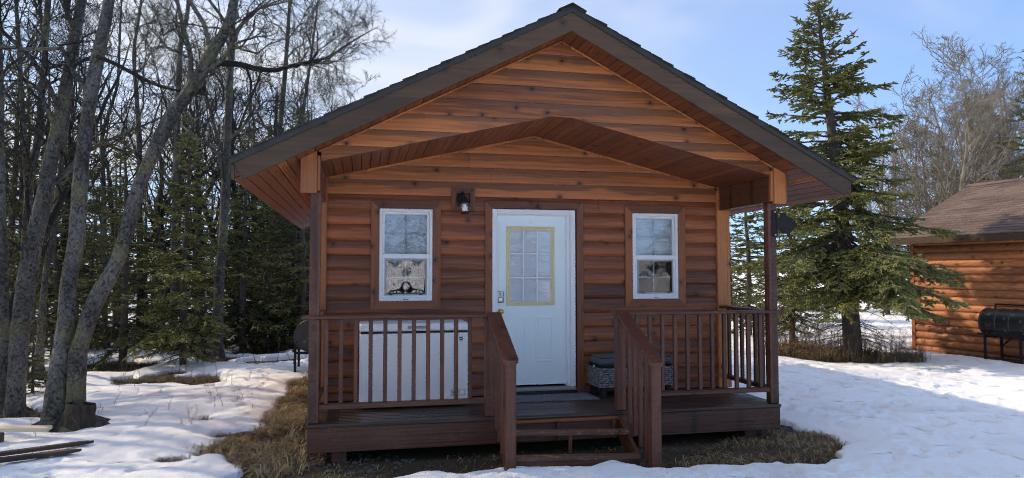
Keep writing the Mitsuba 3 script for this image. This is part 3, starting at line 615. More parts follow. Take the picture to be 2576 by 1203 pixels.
for sx in (-1, 1):
    for sy in (-1, 1): part(ot, 'leg', cbox(sx*(OW-.06)-.03, sx*(OW-.06)+.03, sy*(OD-.05)-.03, sy*(OD-.05)+.03, .001, .114), M_BLACK, tw=OT)
part(ot, 'tag', cbox(-OW-.004, -OW-.001, -.05, .0, .336, .35, .001), M_PAPER, tw=OT)
dm = thing('doormat', 'dark grey ribbed doormat in front of the white door', 'doormat')
mm = sheet(np.linspace(-.58, .628, 60), np.linspace(.625, 1.065, 26), lambda x, y: .006+.0015*np.sin(y*140)+.004*meshkit.noise(np.stack([x*6, y*6, x*0], -1), 3)*np.minimum(1, (x+.6)*3))
ed = cbox(-.581, .629, .6245, 1.0655, .0012, .0062, .001); scene[dm] = mikit.ply(cat([mm, ed]), M_MAT)
# fish-shaped ornament on the right post
fn = thing('fish_ornament', 'black metal fish-shaped plate on a bracket on the right porch post', 'ornament')
br = Polygon([(0, 0), (.045, -.005), (.05, .04), (.035, .06), (.04, .22), (.05, .25), (.03, .275), (0, .27), (-.005, .06)]).buffer(.008)
m = prism_y(br, -.006, .0035); m.apply_translation((2.39, 0, 1.80)); part(fn, 'bracket', m, M_BLACK)
fish = Polygon([(.0, .035), (.02, .05), (.06, .02), (.12, .015), (.135, -.03), (.155, -.03), (.16, .02), (.20, .06), (.245, .105), (.235, .13), (.2, .165), (.15, .195), (.115, .20), (.105, .235), (.045, .23), (.045, .185), (.02, .17), (.005, .215), (-.008, .21), (-.002, .12)]).buffer(.003)
m = prism_y(fish.difference(shapely.Point(.2, .145).buffer(.007)), -.0095, -.0035); m.apply_transform(trimesh.transformations.rotation_matrix(math.radians(2), (0, 0, 1))); m.apply_translation((2.435, -.002, 1.815)); part(fn, 'plate', m, M_BLACK)
part(fn, 'fin', prism_y(Polygon([(.05, .07), (.06, .045), (.10, .045), (.115, .075), (.08, .06)]).buffer(.002), -.014, -.0098).apply_translation((2.435, 0, 1.815)), M_BLACK)
part(fn, 'screw', cat([cyl((2.412, -.012, 2.06), (2.412, -.006, 2.06), .008, 12), cyl((2.416, -.012, 1.81), (2.416, -.006, 1.81), .008, 12)]), M_STEEL)

# ------------------------------------------------------------------ the neighbouring log building and the barrel grills
hut = thing('log_building', 'sunlit log-sided building with brown shingle roof beyond the spruce on the right', 'building')
HT = T().translate([HUTP[0], HUTP[1], 0]).rotate([0, 0, 1], math.degrees(HA))
hr_ = np.random.default_rng(17)
# local frame: x into the building, y away from the camera along the wall (far corner at y=0)
def hut_rows():
    for k in range(17):
        z0 = -.5+k*LOGH
        cuts = [-6.2]
        while cuts[-1] < -.5: cuts.append(min(cuts[-1]+hr_.uniform(.9, 2.6), -.055) if cuts[-1] < -2.0 or hr_.random() < .6 else -.055)
        if cuts[-1] != -.055: cuts.append(-.055)
        for a, b in zip(cuts[:-1], cuts[1:]):
            if b-a < .02: continue
            m = log_strip(sbox(a+.001, -9, b-.001, 9), z0, LOGH, 0.0, 1, -1, hr_.uniform(-.004, .004), PROF_ROUND)
            part(hut+'__wall', 'log', m, M_LOGY, 35, tw=HT)
hut_rows()
part(hut+'__wall', 'corner_board', cbox(-.06, .02, -.05, .04, -.5, 2.36), M_CORNER, tw=HT)
part(hut+'__wall', 'corner_board', cbox(-.03, .10, .0405, .07, -.5, 2.36), M_CORNER, tw=HT)
part(hut+'__wall', 'sheathing', cat([cbox(.002, .10, -6.3, .035, -.5, 2.36), cbox(.1005, 4.88, -.08, .035, -.5, 2.36), cbox(4.8805, 4.95, -6.3, .035, -.5, 2.36), cbox(.1005, 4.88, -6.3, -6.2, -.5, 2.36)]), M_LOGY, tw=HT)
for yy in (.0, -6.29): part(hut+'__wall', 'gable', prism_y([(.0, 2.361), (4.88, 2.361), (2.44, 3.52)], yy, yy+.034), M_LOGY, tw=HT)
part(hut, 'foundation', cat([cbox(-.02, .2, -6.3, .04, -.95, -.502), cbox(.2005, 4.9, -.16, .04, -.95, -.502)]), M_CONC, tw=HT)
HS = .497; EX, EZ = -.42, 2.25
hz = lambda x: EZ+HS*(x-EX) if x <= 2.44 else EZ+HS*(4.88-x-EX)
XE = 4.88-EX
hroof = hut+'__roof'
part(hroof, 'deck', prism_y([(EX, EZ-.03), (2.44, hz(2.44)-.03), (XE, EZ-.03), (XE, EZ-.14), (2.44, hz(2.44)-.15), (EX, EZ-.14)], -6.7, .33), M_STY, tw=HT)
part(hroof, 'eave_board', cbox(EX-.025, EX-.001, -6.72, .35, EZ-.19, EZ-.028), M_FASCY, tw=HT)
part(hroof, 'soffit', cbox(EX, -.045, -6.6, .3, EZ-.185, EZ-.172), M_SOFFIT, tw=HT)
for yy in (.331, -6.725): part(hroof, 'rake_board', prism_y([(EX, EZ-.19), (2.44, hz(2.44)-.19), (XE, EZ-.19), (XE, EZ-.025), (2.44, hz(2.44)-.025), (EX, EZ-.025)], yy, yy+.02), M_FASCY, tw=HT)
nrow = 23; rw = (2.44-EX+.03)/nrow; tabs = []
for r_ in range(nrow):
    xa = EX-.03+r_*rw; xb = xa+rw
    y = -6.78+.165*(r_ % 2)+hr_.uniform(0, .05)
    while y < .36:
        wd = hr_.uniform(.29, .34); y1 = min(y+wd, .38); t = hr_.uniform(.010, .018); lift = hr_.uniform(0, .005)
        z0, z1 = EZ+HS*(xa-EX), EZ+HS*(xb+.01-EX)
        V = np.array([[xa, y+.003, z0-.028+lift], [xa, y1-.003, z0-.028+lift], [xa, y+.003, z0-.028+t+lift], [xa, y1-.003, z0-.028+t+lift], [xb+.01, y+.003, z1-.027], [xb+.01, y1-.003, z1-.027], [xb+.01, y+.003, z1-.024], [xb+.01, y1-.003, z1-.024]])
        F = np.array([[0, 1, 3], [0, 3, 2], [2, 3, 7], [2, 7, 6], [0, 2, 6], [0, 6, 4], [1, 5, 7], [1, 7, 3], [4, 6, 7], [4, 7, 5]])
        tabs.append(((y, r_), trimesh.Trimesh(V, F, process=False))); y += wd
vis = [t for t in tabs if t[0][0] > -3.2][:300]; ids = {id(t[1]) for t in vis}
for _, m in vis: part(hroof, 'shingle', m, M_SHIN, tw=HT)
part(hroof, 'shingle_field', cat([m for _, m in tabs if id(m) not in ids]), M_SHIN, kind='stuff', tw=HT)
part(hroof, 'far_slope', prism_y([(2.44, hz(2.44)-.028), (XE+.02, EZ-.03), (XE+.02, EZ-.02), (2.44, hz(2.44)-.016)], -6.78, .38), M_SHIN, tw=HT)
part(hroof, 'ridge_cap', prism_y([(2.30, hz(2.30)-.012), (2.44, hz(2.44)-.010), (2.58, hz(2.58)-.012), (2.58, hz(2.58)+.001), (2.44, hz(2.44)+.006), (2.30, hz(2.30)+.001)], -6.79, .385), M_SHIN, tw=HT)

def barrel_grill(tw, label, R=.285, L=.88, H=.85, rack=True):
    k = thing('barrel_grill', label, 'grill', 'barrel grills beside the log walls')
    def pt(m, n, mt, **kw): return part(k, n, m, mt, tw=tw, **kw)
    prof = [(0, -L/2+.012), (R-.02, -L/2+.012), (R-.018, -L/2), (R+.006, -L/2), (R+.008, -L/2+.018), (R, -L/2+.03)]
    for c in (-.14, .14):
        prof += [(R, c-.03), (R+.011, c-.012), (R+.011, c+.012), (R, c+.03)]
    prof += [(R, L/2-.03), (R+.008, L/2-.018), (R+.006, L/2), (R-.018, L/2), (R-.02, L/2-.012), (0, L/2-.012)]
    m = trimesh.creation.revolve(prof, sections=40); m.apply_transform(trimesh.transformations.rotation_matrix(math.pi/2, (1, 0, 0))); m.apply_translation((0, 0, H))
    b = pt(m, 'drum', 'mat_drum', smooth=25)
    pt(cat([bar((R*.99, -.3, H+.05), (R+.06, -.3, H+.05), .012, .012), bar((R+.055, -.3, H+.05), (R+.055, .3, H+.05), .014, .014), bar((R*.99, .3, H+.05), (R+.06, .3, H+.05), .012, .012)]), 'handle', M_BLACK)
    if rack: pt(cat([cbox(-.02, .02, -L/2-.004, -L/2+.01, H-.02, H+.1), cyl((0, -L/2-.02, H+.06), (0, -L/2+.005, H+.06), .03, 16)]), 'vent', M_STEEL)
    for sy in (-.36, .36):
        for sx in (-.24, .24): pt(cbox(sx-.02, sx+.02, sy-.02, sy+.02, -.05, H-.1), 'leg', M_BLACK)
        pt(cbox(-.26, .26, sy-.021, sy+.021, H-.31, H-.27), 'cross_bar', M_BLACK)
    for sx in (-.262, .262): pt(cbox(sx-.018, sx+.018, -.5, .5, H-.262, H-.225), 'side_bar', M_BLACK); pt(cbox(sx-.0185, sx+.0185, -.36, .36, .08, .11), 'foot_bar', M_BLACK)
    pt(bar((-.262, -.36, .3), (-.262, -.1, H-.27), .025, .025), 'brace', M_BLACK)
    if rack: pt(cat([bar((-.26, .48, H-.25), (-.26, .48, H+.36), .03, .03), bar((-.26, -.48, H+.36), (-.26, .495, H+.36), .03, .03), bar((-.26, -.48, H-.25), (-.26, -.48, H+.345), .03, .03)]), 'back_rack', M_BLACK)
    return k
scene['mat_drum'] = pbsdf(lambda p, n, uv: mix((.016, .016, .018), (.10, .10, .105), smoothstep(.62, .75, fbm(p[0]*9, p[1]*9, p[2]*9, 4))), .38, spec=.6)
d0 = HUTP-HX*.50-HY*2.62
g0 = float(soil_z(*d0))
barrel_grill(T().translate([d0[0], d0[1], -.43]).rotate([0, 0, 1], math.degrees(HA)+180.), 'black barrel grill on a steel stand against the right-hand log building', L=.92, H=.80)
lg = barrel_grill(T().translate([-2.80, 6.15, -.46]), 'black barrel grill at the left side of the cabin, seen past the porch post', R=.26, H=.77, rack=False)
part(lg, 'tag', cbox(.225, .262, -.462, -.455, .69, .86, .002), M_PAPER, tw=T().translate([-2.80, 6.15, -.46]))

# ------------------------------------------------------------------ boards lying on the snow at the left
def gz(x, y): return float(soil_z(np.array([x]), np.array([y]))[0]+snow_thick(np.array([x]), np.array([y]))[0])
pA, pB = at(125, 1078, z=-.20), at(-60, 1080, z=-.17)
k = thing('timber_board', 'pale fresh-sawn board raised above the snow at the left edge', 'board'); scene[k] = mikit.ply(bar(pA, pB, .15, .038), M_BOARD)
k = thing('support_block', 'dark log block under the pale board at the left edge', 'block'); e = pB*.75+pA*.25; scene[k] = mikit.ply(cyl((e[0], e[1], -.55), (e[0], e[1], e[2]-.021), .08, 16), 'mat_bark')
for (u0, v0, u1, v1, w), lb in zip(((200, 1140, -60, 1183, .07), (166, 1165, -50, 1198, .09)), ('dark weathered board lying on the snow, the upper of two', 'dark weathered board lying on the snow, the lower of two with a jagged end')):
    a, b = at(u0, v0, z=-.36), at(u1, v1, z=-.37); a[2] = gz(a[0], a[1])+.03; b[2] = gz(b[0], b[1])+.04
    t = a+(a-b)/np.linalg.norm(a-b)*.12
    k = thing('weathered_board', lb, 'board'); scene[k] = mikit.ply(cat([bar(a, b, w, .035), trimesh.convex.convex_hull(np.vstack([bar(a-(a-b)*.01, a, w, .034).vertices, t[None]+np.array([[0, 0, -.012], [0, 0.01, .01]])]))]), M_BOARDD)

# ------------------------------------------------------------------ trees
def interp(P, s):
    """points and tangents of polylines P (m,n,3) at parameter s (m,)"""
    n = P.shape[1]; f = s*(n-1); i = np.minimum(f.astype(int), n-2); t = (f-i)[:, None]; k = np.arange(len(P))
    a, b = P[k, i], P[k, i+1]; d = b-a
    return a+d*t, d/(np.linalg.norm(d, axis=1, keepdims=True)+1e-9), i, t[:, 0]
def sprout(rng, P, R, nc, lenf, ang, up, n, smin=.2, smax=.98, wander=.25, rr=.6, lmin=.05, rend=.25, side=None):
    m = len(P); L = np.linalg.norm(np.diff(P, axis=1), axis=2).sum(1)
    idx = np.repeat(np.arange(m), nc) if np.isscalar(nc) else np.repeat(np.arange(m), nc)
    s = smin+(smax-smin)*rng.random(len(idx))**.85
    pos, tan, i, t = interp(P[idx], s)
    r0 = (R[idx, i]*(1-t)+R[idx, i+1]*t)*rr
    v = rng.normal(size=(len(idx), 3)); v -= (v*tan).sum(1, keepdims=True)*tan; v /= np.linalg.norm(v, axis=1, keepdims=True)+1e-9
    if side is not None: v += np.asarray(side)*1.0; v /= np.linalg.norm(v, axis=1, keepdims=True)+1e-9
    a = np.radians(rng.uniform(*ang, len(idx)))[:, None]
    d = np.cos(a)*tan+np.sin(a)*v; d[:, 2] += up*.5; d /= np.linalg.norm(d, axis=1, keepdims=True)
    ln = np.maximum(L[idx]*rng.uniform(*lenf, len(idx))*(1.15-.65*s), lmin)
    Q = [pos]; st = (ln/(n-1))[:, None]
    for j in range(n-1):
        Q.append(Q[-1]+d*st); d = d+rng.normal(size=d.shape)*wander; d[:, 2] += up*.22; d /= np.linalg.norm(d, axis=1, keepdims=True)
    rad = r0[:, None]*np.linspace(1, rend, n)[None]
    return np.stack(Q, 1), np.maximum(rad, .0016)
def lines(P, R): return list(zip(P, R))
def crown(rng, P, R, counts, far=1.0, smin=.35, up=.35, spread=(30, 62), minr=.0016, wander=.28, lenf=.42):
    """limbs, branches and twigs of a bare tree from its stem polylines"""
    P1, R1 = sprout(rng, P, R, counts[0], (lenf*.6, lenf), spread, up, 7, smin, .99, wander*.8, .55)
    P2, R2 = sprout(rng, P1, R1, counts[1], (.35, .7), (28, 65), up*.6, 6, .12, .98, wander, .55, .15)
    P3, R3 = sprout(rng, P2, R2, counts[2], (.35, .75), (28, 65), up*.5, 5, .12, .98, wander*1.1, .55, .1)
    P4, R4 = sprout(rng, P3, R3, counts[3], (.3, .8), (25, 60), up*.4, 4, .1, .98, wander, .6, .06)
    lim = tubes(lines(P1, np.maximum(R1*.82, minr*1.6)), 6)
    tw = cat([tubes(lines(P2, np.maximum(R2, minr*1.3)), 4), tubes(lines(P3, np.maximum(R3, minr)), 3), tubes(lines(P4, np.maximum(R4, minr*.8)), 3)])
    return lim, tw
def resample(pts, rad, n):
    pts, rad = np.array(pts, float), np.array(rad, float)
    s = np.r_[0, np.cumsum(np.linalg.norm(np.diff(pts, axis=0), axis=1))]
    from scipy.interpolate import PchipInterpolator
    t = np.linspace(0, s[-1], n)
    return np.stack([PchipInterpolator(s, pts[:, i])(t) for i in range(3)], 1), PchipInterpolator(s, rad)(t)
def stem(px, y, n=26, bend=0.0):
    """a stem polyline from photograph points (u, v, width in px) on the plane y"""
    pts = [at(u, v, y=y) for u, v, w in px]; rad = []
    for (u, v, w), p in zip(px, pts): rad.append(w*.84/2/FPX*((p-CAM) @ FWD))
    pts = np.array(pts); pts[:, 1] += bend*np.linspace(0, 1, len(pts))**1.5
    return resample(pts, rad, n)
def trunk_mesh(P, R, sides=16, rough=.10, seed=0):
    m = tubes([(P, R)], sides); v = m.vertices
    c = np.repeat(P, sides, 0); d = v-c; q = meshkit.fbm(v*np.array([4, 4, 1.6])+seed, 3, 2)-.5; q2 = meshkit.noise(v*np.array([14, 14, 7])+seed, 4)-.5
    m.vertices = c+d*(1+rough*3*q+rough*1.0*q2)[:, None]; return m
LEFT = [  # name index, plane y, stems, label, crown counts, extra
    (2.30, [[(140, 1115, 110), (140, 1075, 84), (138, 1000, 60), (143, 950, 55), (148, 900, 52), (159, 800, 48), (165, 700, 46), (180, 600, 45), (192, 400, 40), (201, 300, 38), (214, 200, 40), (230, 100, 36), (247, 0, 31), (262, -100, 26), (290, -260, 16), (300, -420, 6)],
            [(190, 1115, 90), (190, 1070, 74), (190, 1000, 54), (196, 900, 50), (217, 825, 46), (245, 750, 48), (277, 700, 46), (302, 640, 40), (316, 600, 40), (342, 500, 37), (405, 350, 38), (430, 300, 38), (500, 200, 37), (525, 150, 36), (557, 100, 34), (582, 50, 27), (592, 0, 25), (612, -150, 18), (630, -330, 6)]],
     'two-stemmed grey tree in the left foreground, its right stem leaning towards the cabin', (9, 6, 5, 2)),
    (3.4, [[(36, 1075, 84), (36, 1040, 62), (38, 1000, 50), (42, 900, 50), (50, 800, 52), (62, 700, 52), (78, 601, 51), (100, 500, 44), (114, 400, 39), (134, 300, 38), (150, 200, 35), (166, 100, 32), (177, 20, 28), (195, -100, 22), (215, -280, 6)]],
     'thick dark leaning tree just left of the two-stemmed tree', (9, 6, 5, 2)),
    (3.7, [[(16, 1065, 46), (14, 1000, 34), (14, 700, 26), (14, 500, 23), (12, 100, 21), (10, -100, 17), (8, -280, 6)]], 'slim dark trunk cut by the left edge of the picture', (8, 6, 4, 3)),
    (6.2, [[(60, 968, 40), (58, 900, 28), (61, 700, 26), (63, 600, 25), (72, 450, 24), (90, 350, 20), (101, 200, 18), (111, 25, 17), (118, -100, 12), (125, -260, 4)], [(68, 470, 16), (66, 420, 15), (62, 300, 14), (58, 200, 13), (55, 100, 12), (52, 0, 10), (49, -160, 4)]],
     'forked slim dark tree between the left-edge trunk and the leaning one', (8, 6, 4, 3)),
    (7.2, [[(96, 950, 48), (97, 925, 34), (103, 860, 24), (108, 800, 21), (118, 700, 19), (135, 600, 18), (150, 500, 16), (172, 350, 14), (190, 200, 12), (205, 0, 9), (215, -200, 3)]], 'slim dark tree standing behind the leaning tree', (8, 6, 4, 3)),
    (9.4, [[(548, 915, 58), (548, 895, 40), (548, 850, 32), (550, 750, 28), (562, 600, 27), (570, 450, 25), (578, 250, 20), (586, 100, 19), (590, 0, 16), (596, -120, 10), (600, -230, 4)]], 'straight dark tree beside the young spruces, mid-left', (11, 7, 5, 2)),
    (12.6, [[(650, 880, 64), (654, 855, 42), (662, 800, 28), (672, 713, 23), (681, 619, 21), (690, 526, 18), (694, 450, 17), (704, 330, 15), (716, 200, 13), (726, 60, 10), (735, -100, 3)], ],
     'leaning mossy tree nearest the left end of the cabin', (11, 7, 5, 2)),
    (12.0, [[(679, 885, 30), (690, 830, 18), (709, 777, 16), (716, 700, 14), (722, 560, 12), (742, 400, 10), (765, 250, 9), (785, 100, 7), (800, -30, 3)]], 'thin crooked tree leaning right beside the mossy one', (10, 6, 5, 2)),
    (11.5, [[(436, 880, 44), (437, 830, 26), (440, 600, 20), (444, 425, 18), (450, 250, 16), (456, 125, 14), (476, 30, 12), (482, -60, 9), (488, -200, 3)]], 'dark tree trunk rising behind the leaning stem', (11, 7, 5, 2)),
    (13.0, [[(352, 872, 38), (352, 820, 22), (350, 600, 17), (347, 350, 15), (338, 225, 12), (330, 125, 10), (338, 50, 9), (345, -20, 7), (350, -140, 3)]], 'slender dark tree seen between the two stems of the foreground tree', (11, 7, 5, 2)),
    (12.2, [[(265, 880, 32), (264, 820, 16), (262, 600, 14), (258, 415, 12), (255, 350, 11), (275, 275, 10), (295, 200, 8), (300, 60, 6), (306, -60, 3)]], 'crooked thin dark tree right of the pale foreground stem', (10, 6, 5, 2)),
]
tr = np.random.default_rng(101)
for ti, (y, stems, lb, cnt) in enumerate(LEFT):
    k = thing('bare_tree', lb, 'tree'); Ps, Rs = [], []
    for si, px in enumerate(stems):
        Pp, Rr = stem(px, y+.0*si, 30, bend=tr.uniform(-.4, .5)); g = float(soil_z(Pp[0, 0], Pp[0, 1]))
        if si == 0 or ti == 0: Pp[0, 2] = min(Pp[0, 2], g-.05)
        part(k, 'trunk', trunk_mesh(*resample(Pp, Rr, 110 if y < 4 else 60), 20 if y < 4 else 12, .11 if y < 4 else .13, ti*3+si), 'mat_bark', True); Ps.append(Pp); Rs.append(Rr)
    P_, R_ = np.array(Ps), np.array(Rs)
    if ti == 0:   # roots and stump swelling, the long limb towards the cabin
        q = stem([(520, 158, 22), (560, 157, 20), (600, 157, 17), (638, 163, 16), (678, 163, 15), (718, 147, 13), (772, 128, 11), (812, 112, 9), (839, 88, 7.5), (879, 53, 6), (919, 20, 4), (960, -12, 2)], 2.45, 26, 1.2)
        q2 = stem([(242, 142, 13), (280, 155, 12), (325, 176, 11), (375, 197, 10), (425, 206, 8), (470, 204, 6), (500, 198, 3)], 2.2, 26, .8)
        part(k, 'limb', trunk_mesh(q[0], q[1], 10, .1, 5), 'mat_limb', True); part(k, 'limb', trunk_mesh(q2[0], q2[1], 10, .1, 6), 'mat_limb', True)
        Pq, Rq = sprout(tr, q[0][None], q[1][None], 22, (.22, .5), (30, 70), .25, 7, .12, .99, .3, .5)
        Pq2, Rq2 = sprout(tr, q2[0][None], q2[1][None], 9, (.15, .35), (30, 70), .3, 7, .12, .99, .3, .5)
        Pa, Ra = np.vstack([Pq, Pq2]), np.vstack([Rq, Rq2])
        Pb, Rb = sprout(tr, Pa, Ra, 9, (.35, .75), (28, 62), .15, 6, .1, .98, .3, .55, .12); Pc, Rc = sprout(tr, Pb, Rb, 6, (.35, .75), (28, 62), .1, 5, .1, .98, .3, .55, .08)
        part(k, 'branches', cat([tubes(lines(Pa, np.maximum(Ra, .004)), 5), tubes(lines(Pb, np.maximum(Rb, .003)), 4), tubes(lines(Pc, np.maximum(Rc, .002)), 3)]), 'mat_limb', kind='stuff')
        st = [(np.array([(x0, y0, -.35), (x0+dx*.5, y0+dy*.5, -.43), (x0+dx, y0+dy, -.56)]), np.array([.13, .10, .03])) for x0, y0, dx, dy in ((-5.35, 2.25, -.5, -.25), (-5.2, 2.2, .15, -.45), (-5.05, 2.25, .5, -.2), (-5.3, 2.3, -.25, .4), (-5.1, 2.3, .45, .25))]
        part(k, 'root', tubes(st, 10), 'mat_bark', True, kind='stuff')
        sp = np.linspace(0, 1, 14); q = np.stack([-5.10+.05*sp, 2.10+.02*sp, -.56+.47*sp], 1); sm_ = trunk_mesh(q, .23-.09*sp**.6, 30, .30, 77); v_ = sm_.vertices; v_[:, 2] += np.where(v_[:, 2] > -.05, (meshkit.noise(np.stack([np.arctan2(v_[:, 1]-2.1, v_[:, 0]+5.1)*4, v_[:, 0]*0, v_[:, 0]*0], 1), 5)-.5)*.16, 0); part(k, 'old_stump', sm_, 'mat_stump', True)
    lim, tw = crown(tr, P_, R_, cnt, wander=.38, smin=.40 if y < 8 else .32, minr=.0034 if y < 8 else .0046)
    part(k, 'limbs', lim, 'mat_bark', True, kind='stuff'); part(k, 'twigs', tw, 'mat_limb', kind='stuff')

def bare_proto(gid, seed, H, r0, counts, limbmat, nstem=1, minr=.003, spread=.25):
    rng = np.random.default_rng(seed); Ps, Rs = [], []
    for s in range(nstem):
        d = rng.normal(size=2)*spread*(.2 if nstem == 1 else 1); t = np.linspace(0, 1, 26)
        wob = np.cumsum(rng.normal(size=(26, 2))*.05, 0)*H/14
        Ps.append(np.stack([d[0]*H*t**1.2+wob[:, 0], d[1]*H*t**1.2+wob[:, 1], H*t*rng.uniform(.85, 1)-.15], 1)); Rs.append(r0*rng.uniform(.7, 1)*(1-t)**.8+.006); Rs[-1][0] *= 1.4
    lim, tw = crown(rng, np.array(Ps), np.array(Rs), counts, smin=.22, minr=minr, up=.45)
    scene[gid] = {'type': 'shapegroup', 'trunk': mikit.ply(cat([trunk_mesh(p, r, 9, .12, seed) for p, r in zip(Ps, Rs)]), 'mat_limb' if limbmat == 'mat_limb' else limbmat, True), 'limbs': mikit.ply(lim, limbmat, True), 'twigs': mikit.ply(tw, limbmat)}
bare_proto('group_bare_a', 31, 9, .14, (15, 7, 5, 1), 'mat_limb', 1, .005); bare_proto('group_bare_b', 32, 9, .13, (13, 7, 5, 1), 'mat_limb', 2, .005)
bare_proto('group_pale_a', 33, 8, .11, (11, 6, 5, 2), 'mat_palelimb', 3, .0062); bare_proto('group_pale_b', 34, 8, .10, (9, 6, 5, 2), 'mat_palelimb', 4, .0062)

def spruce_parts(seed, H, R, zb, nb, dens=1.0, shoot=.085, thick=.017, droop=.28, r0=.13, prof=None, lean=(0, 0), gap=0.0, dead=0):
    """trunk mesh, branch mesh and foliage mesh of a spruce"""
    rng = np.random.default_rng(seed)
    t = np.linspace(0, 1, 24); wob = np.cumsum(rng.normal(size=(24, 2))*.012, 0)
    TP = np.stack([lean[0]*t+wob[:, 0], lean[1]*t+wob[:, 1], H*t-.15*(1-t)], 1); TR = r0*(1-t)**.85+.008; TR[0] *= 1.35
    f = np.sort(rng.random(nb))**1.0; z = zb+(H*.985-zb)*f
    az = np.arange(nb)*2.39996+rng.normal(size=nb)*.5
    pf = prof(f) if prof else (1-f)**.8*(.6+.4*np.minimum(f/.12, 1))
    L = np.maximum(R*pf*rng.uniform(.62, 1.12, nb), .10)
    if gap:
        keep = meshkit.noise(np.stack([z*1.6, np.cos(az)*.9, np.sin(az)*.9], 1), seed)+rng.normal(size=nb)*.1 > gap*(f > .25)
        z, az, L, f = z[keep], az[keep], L[keep], f[keep]; nb = len(z)
    el = np.radians(-8+48*f**1.5+rng.normal(size=nb)*7); n = 8; s = np.linspace(0, 1, n)
    ti = np.stack([np.interp(z, TP[:, 2], TP[:, i]) for i in range(2)], 1)
    hor = L[:, None]*s*np.cos(el)[:, None]
    dz = L[:, None]*(s*np.sin(el)[:, None]-droop*(1-f[:, None]*.8)*(1.5*s**2-.9*s**3))
    azs = az[:, None]+np.cumsum(rng.normal(size=(nb, n))*.05, 1)
    BP = np.stack([ti[:, :1]+hor*np.cos(azs), ti[:, 1:]+hor*np.sin(azs), z[:, None]+dz], -1)
    BR = (.008+.011*L)[:, None]*np.linspace(1, .22, n)[None]
    nsec = np.maximum((L*dens/.052).astype(int), 3)
    idx = np.repeat(np.arange(nb), nsec)
    ss_ = rng.random(len(idx))**.8*.88+.12
    pos, tan, _, _ = interp(BP[idx], ss_)
    lat = np.cross(tan, [0, 0, 1.0]); lat /= np.linalg.norm(lat, axis=1, keepdims=True)+1e-9
    sd = np.where(rng.random(len(idx)) < .5, 1, -1)[:, None]
    d = tan*.62+lat*sd*.8+np.array([0, 0, 1.0])*rng.normal(-.12, .2, len(idx))[:, None]; d /= np.linalg.norm(d, axis=1, keepdims=True)
    l2 = np.clip((.40*L[idx]*(1-ss_)**.7*rng.uniform(.5, 1.1, len(idx))+.05), .05, .55)
    tipd = tan[-1:]
    # axis of each branchlet in 2 shoots + side shoots
    B = [pos, BP[:, -2]]; D = [d, (BP[:, -1]-BP[:, -2])/np.linalg.norm(BP[:, -1]-BP[:, -2], axis=1, keepdims=True)]; Ls = [l2*.62, np.full(nb, shoot*2)]; Rs = [np.full(len(idx), thick), np.full(nb, thick*1.1)]
    d2 = d+np.array([0, 0, -.30]); d2 /= np.linalg.norm(d2, axis=1, keepdims=True)
    B.append(pos+d*(l2*.5)[:, None]); D.append(d2); Ls.append(l2*.6); Rs.append(np.full(len(idx), thick*.9))
    k3 = np.maximum((l2*dens/.034).astype(int), 1); i3 = np.repeat(np.arange(len(idx)), k3); s3 = rng.random(len(i3))*.95+.05
    p3 = pos[i3]+d[i3]*(l2[i3]*np.minimum(s3, .5))[:, None]+d2[i3]*(l2[i3]*np.maximum(s3-.5, 0))[:, None]
    la = np.cross(d[i3], [0, 0, 1.0]); sg3 = np.where(rng.random(len(i3)) < .5, 1, -1)[:, None]
    d3 = d[i3]*.75+la*sg3*.75+rng.normal(size=(len(i3), 3))*.22+np.array([0, 0, -.10]); d3 /= np.linalg.norm(d3, axis=1, keepdims=True)
    B.append(p3); D.append(d3); Ls.append(shoot*rng.uniform(.5, 1.15, len(i3))); Rs.append(np.full(len(i3), thick)*rng.uniform(.7, 1.1, len(i3)))
    fol = spindles(np.vstack(B), np.vstack(D), np.concatenate(Ls), np.concatenate(Rs))
    br = tubes(lines(BP, BR), 4)
    if dead:
        m = dead; zz = rng.uniform(.25, zb+.9, m); aa = rng.random(m)*6.283; ln = rng.uniform(.5, 1.5, m)*min(R, 1.5)/1.5
        st = np.stack([np.interp(zz, TP[:, 2], TP[:, 0]), np.interp(zz, TP[:, 2], TP[:, 1]), zz], 1); ss2 = np.linspace(0, 1, 6)
        DP = st[:, None]+np.stack([np.cos(aa)[:, None]*ln[:, None]*ss2, np.sin(aa)[:, None]*ln[:, None]*ss2, -ln[:, None]*.35*ss2**1.6], -1)+np.cumsum(rng.normal(size=(m, 6, 3))*.02, 1)*ss2[None, :, None]
        DR = np.linspace(.010, .003, 6)[None].repeat(m, 0); Dp2, Dr2 = sprout(rng, DP, DR, 7, (.2, .5), (35, 70), -.1, 5, .15, .98, .2, .6, .08)
        br = cat([br, tubes(lines(DP, DR), 4), tubes(lines(Dp2, np.maximum(Dr2, .0022)), 3)])
    return trunk_mesh(*resample(TP, TR, 60), 12, .10, seed), br, fol

# the big spruce right of the cabin
hs = at(2150, 906, z=-.47); hs[2] = float(soil_z(hs[0], hs[1]))-.02
tk, br, fo = spruce_parts(71, 8.0, 2.65, 1.45, 240, .95, .12, .021, .34, .20, lambda f: np.interp(f, [0, .06, .16, .3, .42, .6, .73, .87, 1], [.45, .78, 1.0, .70, .54, .50, .42, .26, .07]), (-.62, .1), .33, 80)
k = thing('spruce_tree', 'tall spruce with sparse layered boughs between the cabin and the right-hand building', 'tree')
TW = T().translate(hs.tolist())
part(k, 'trunk', tk, 'mat_sprucebark', True, tw=TW); part(k, 'boughs', br, 'mat_sprucebark', tw=TW, kind='stuff'); part(k, 'foliage', fo, 'mat_needle_b', tw=TW, kind='stuff')
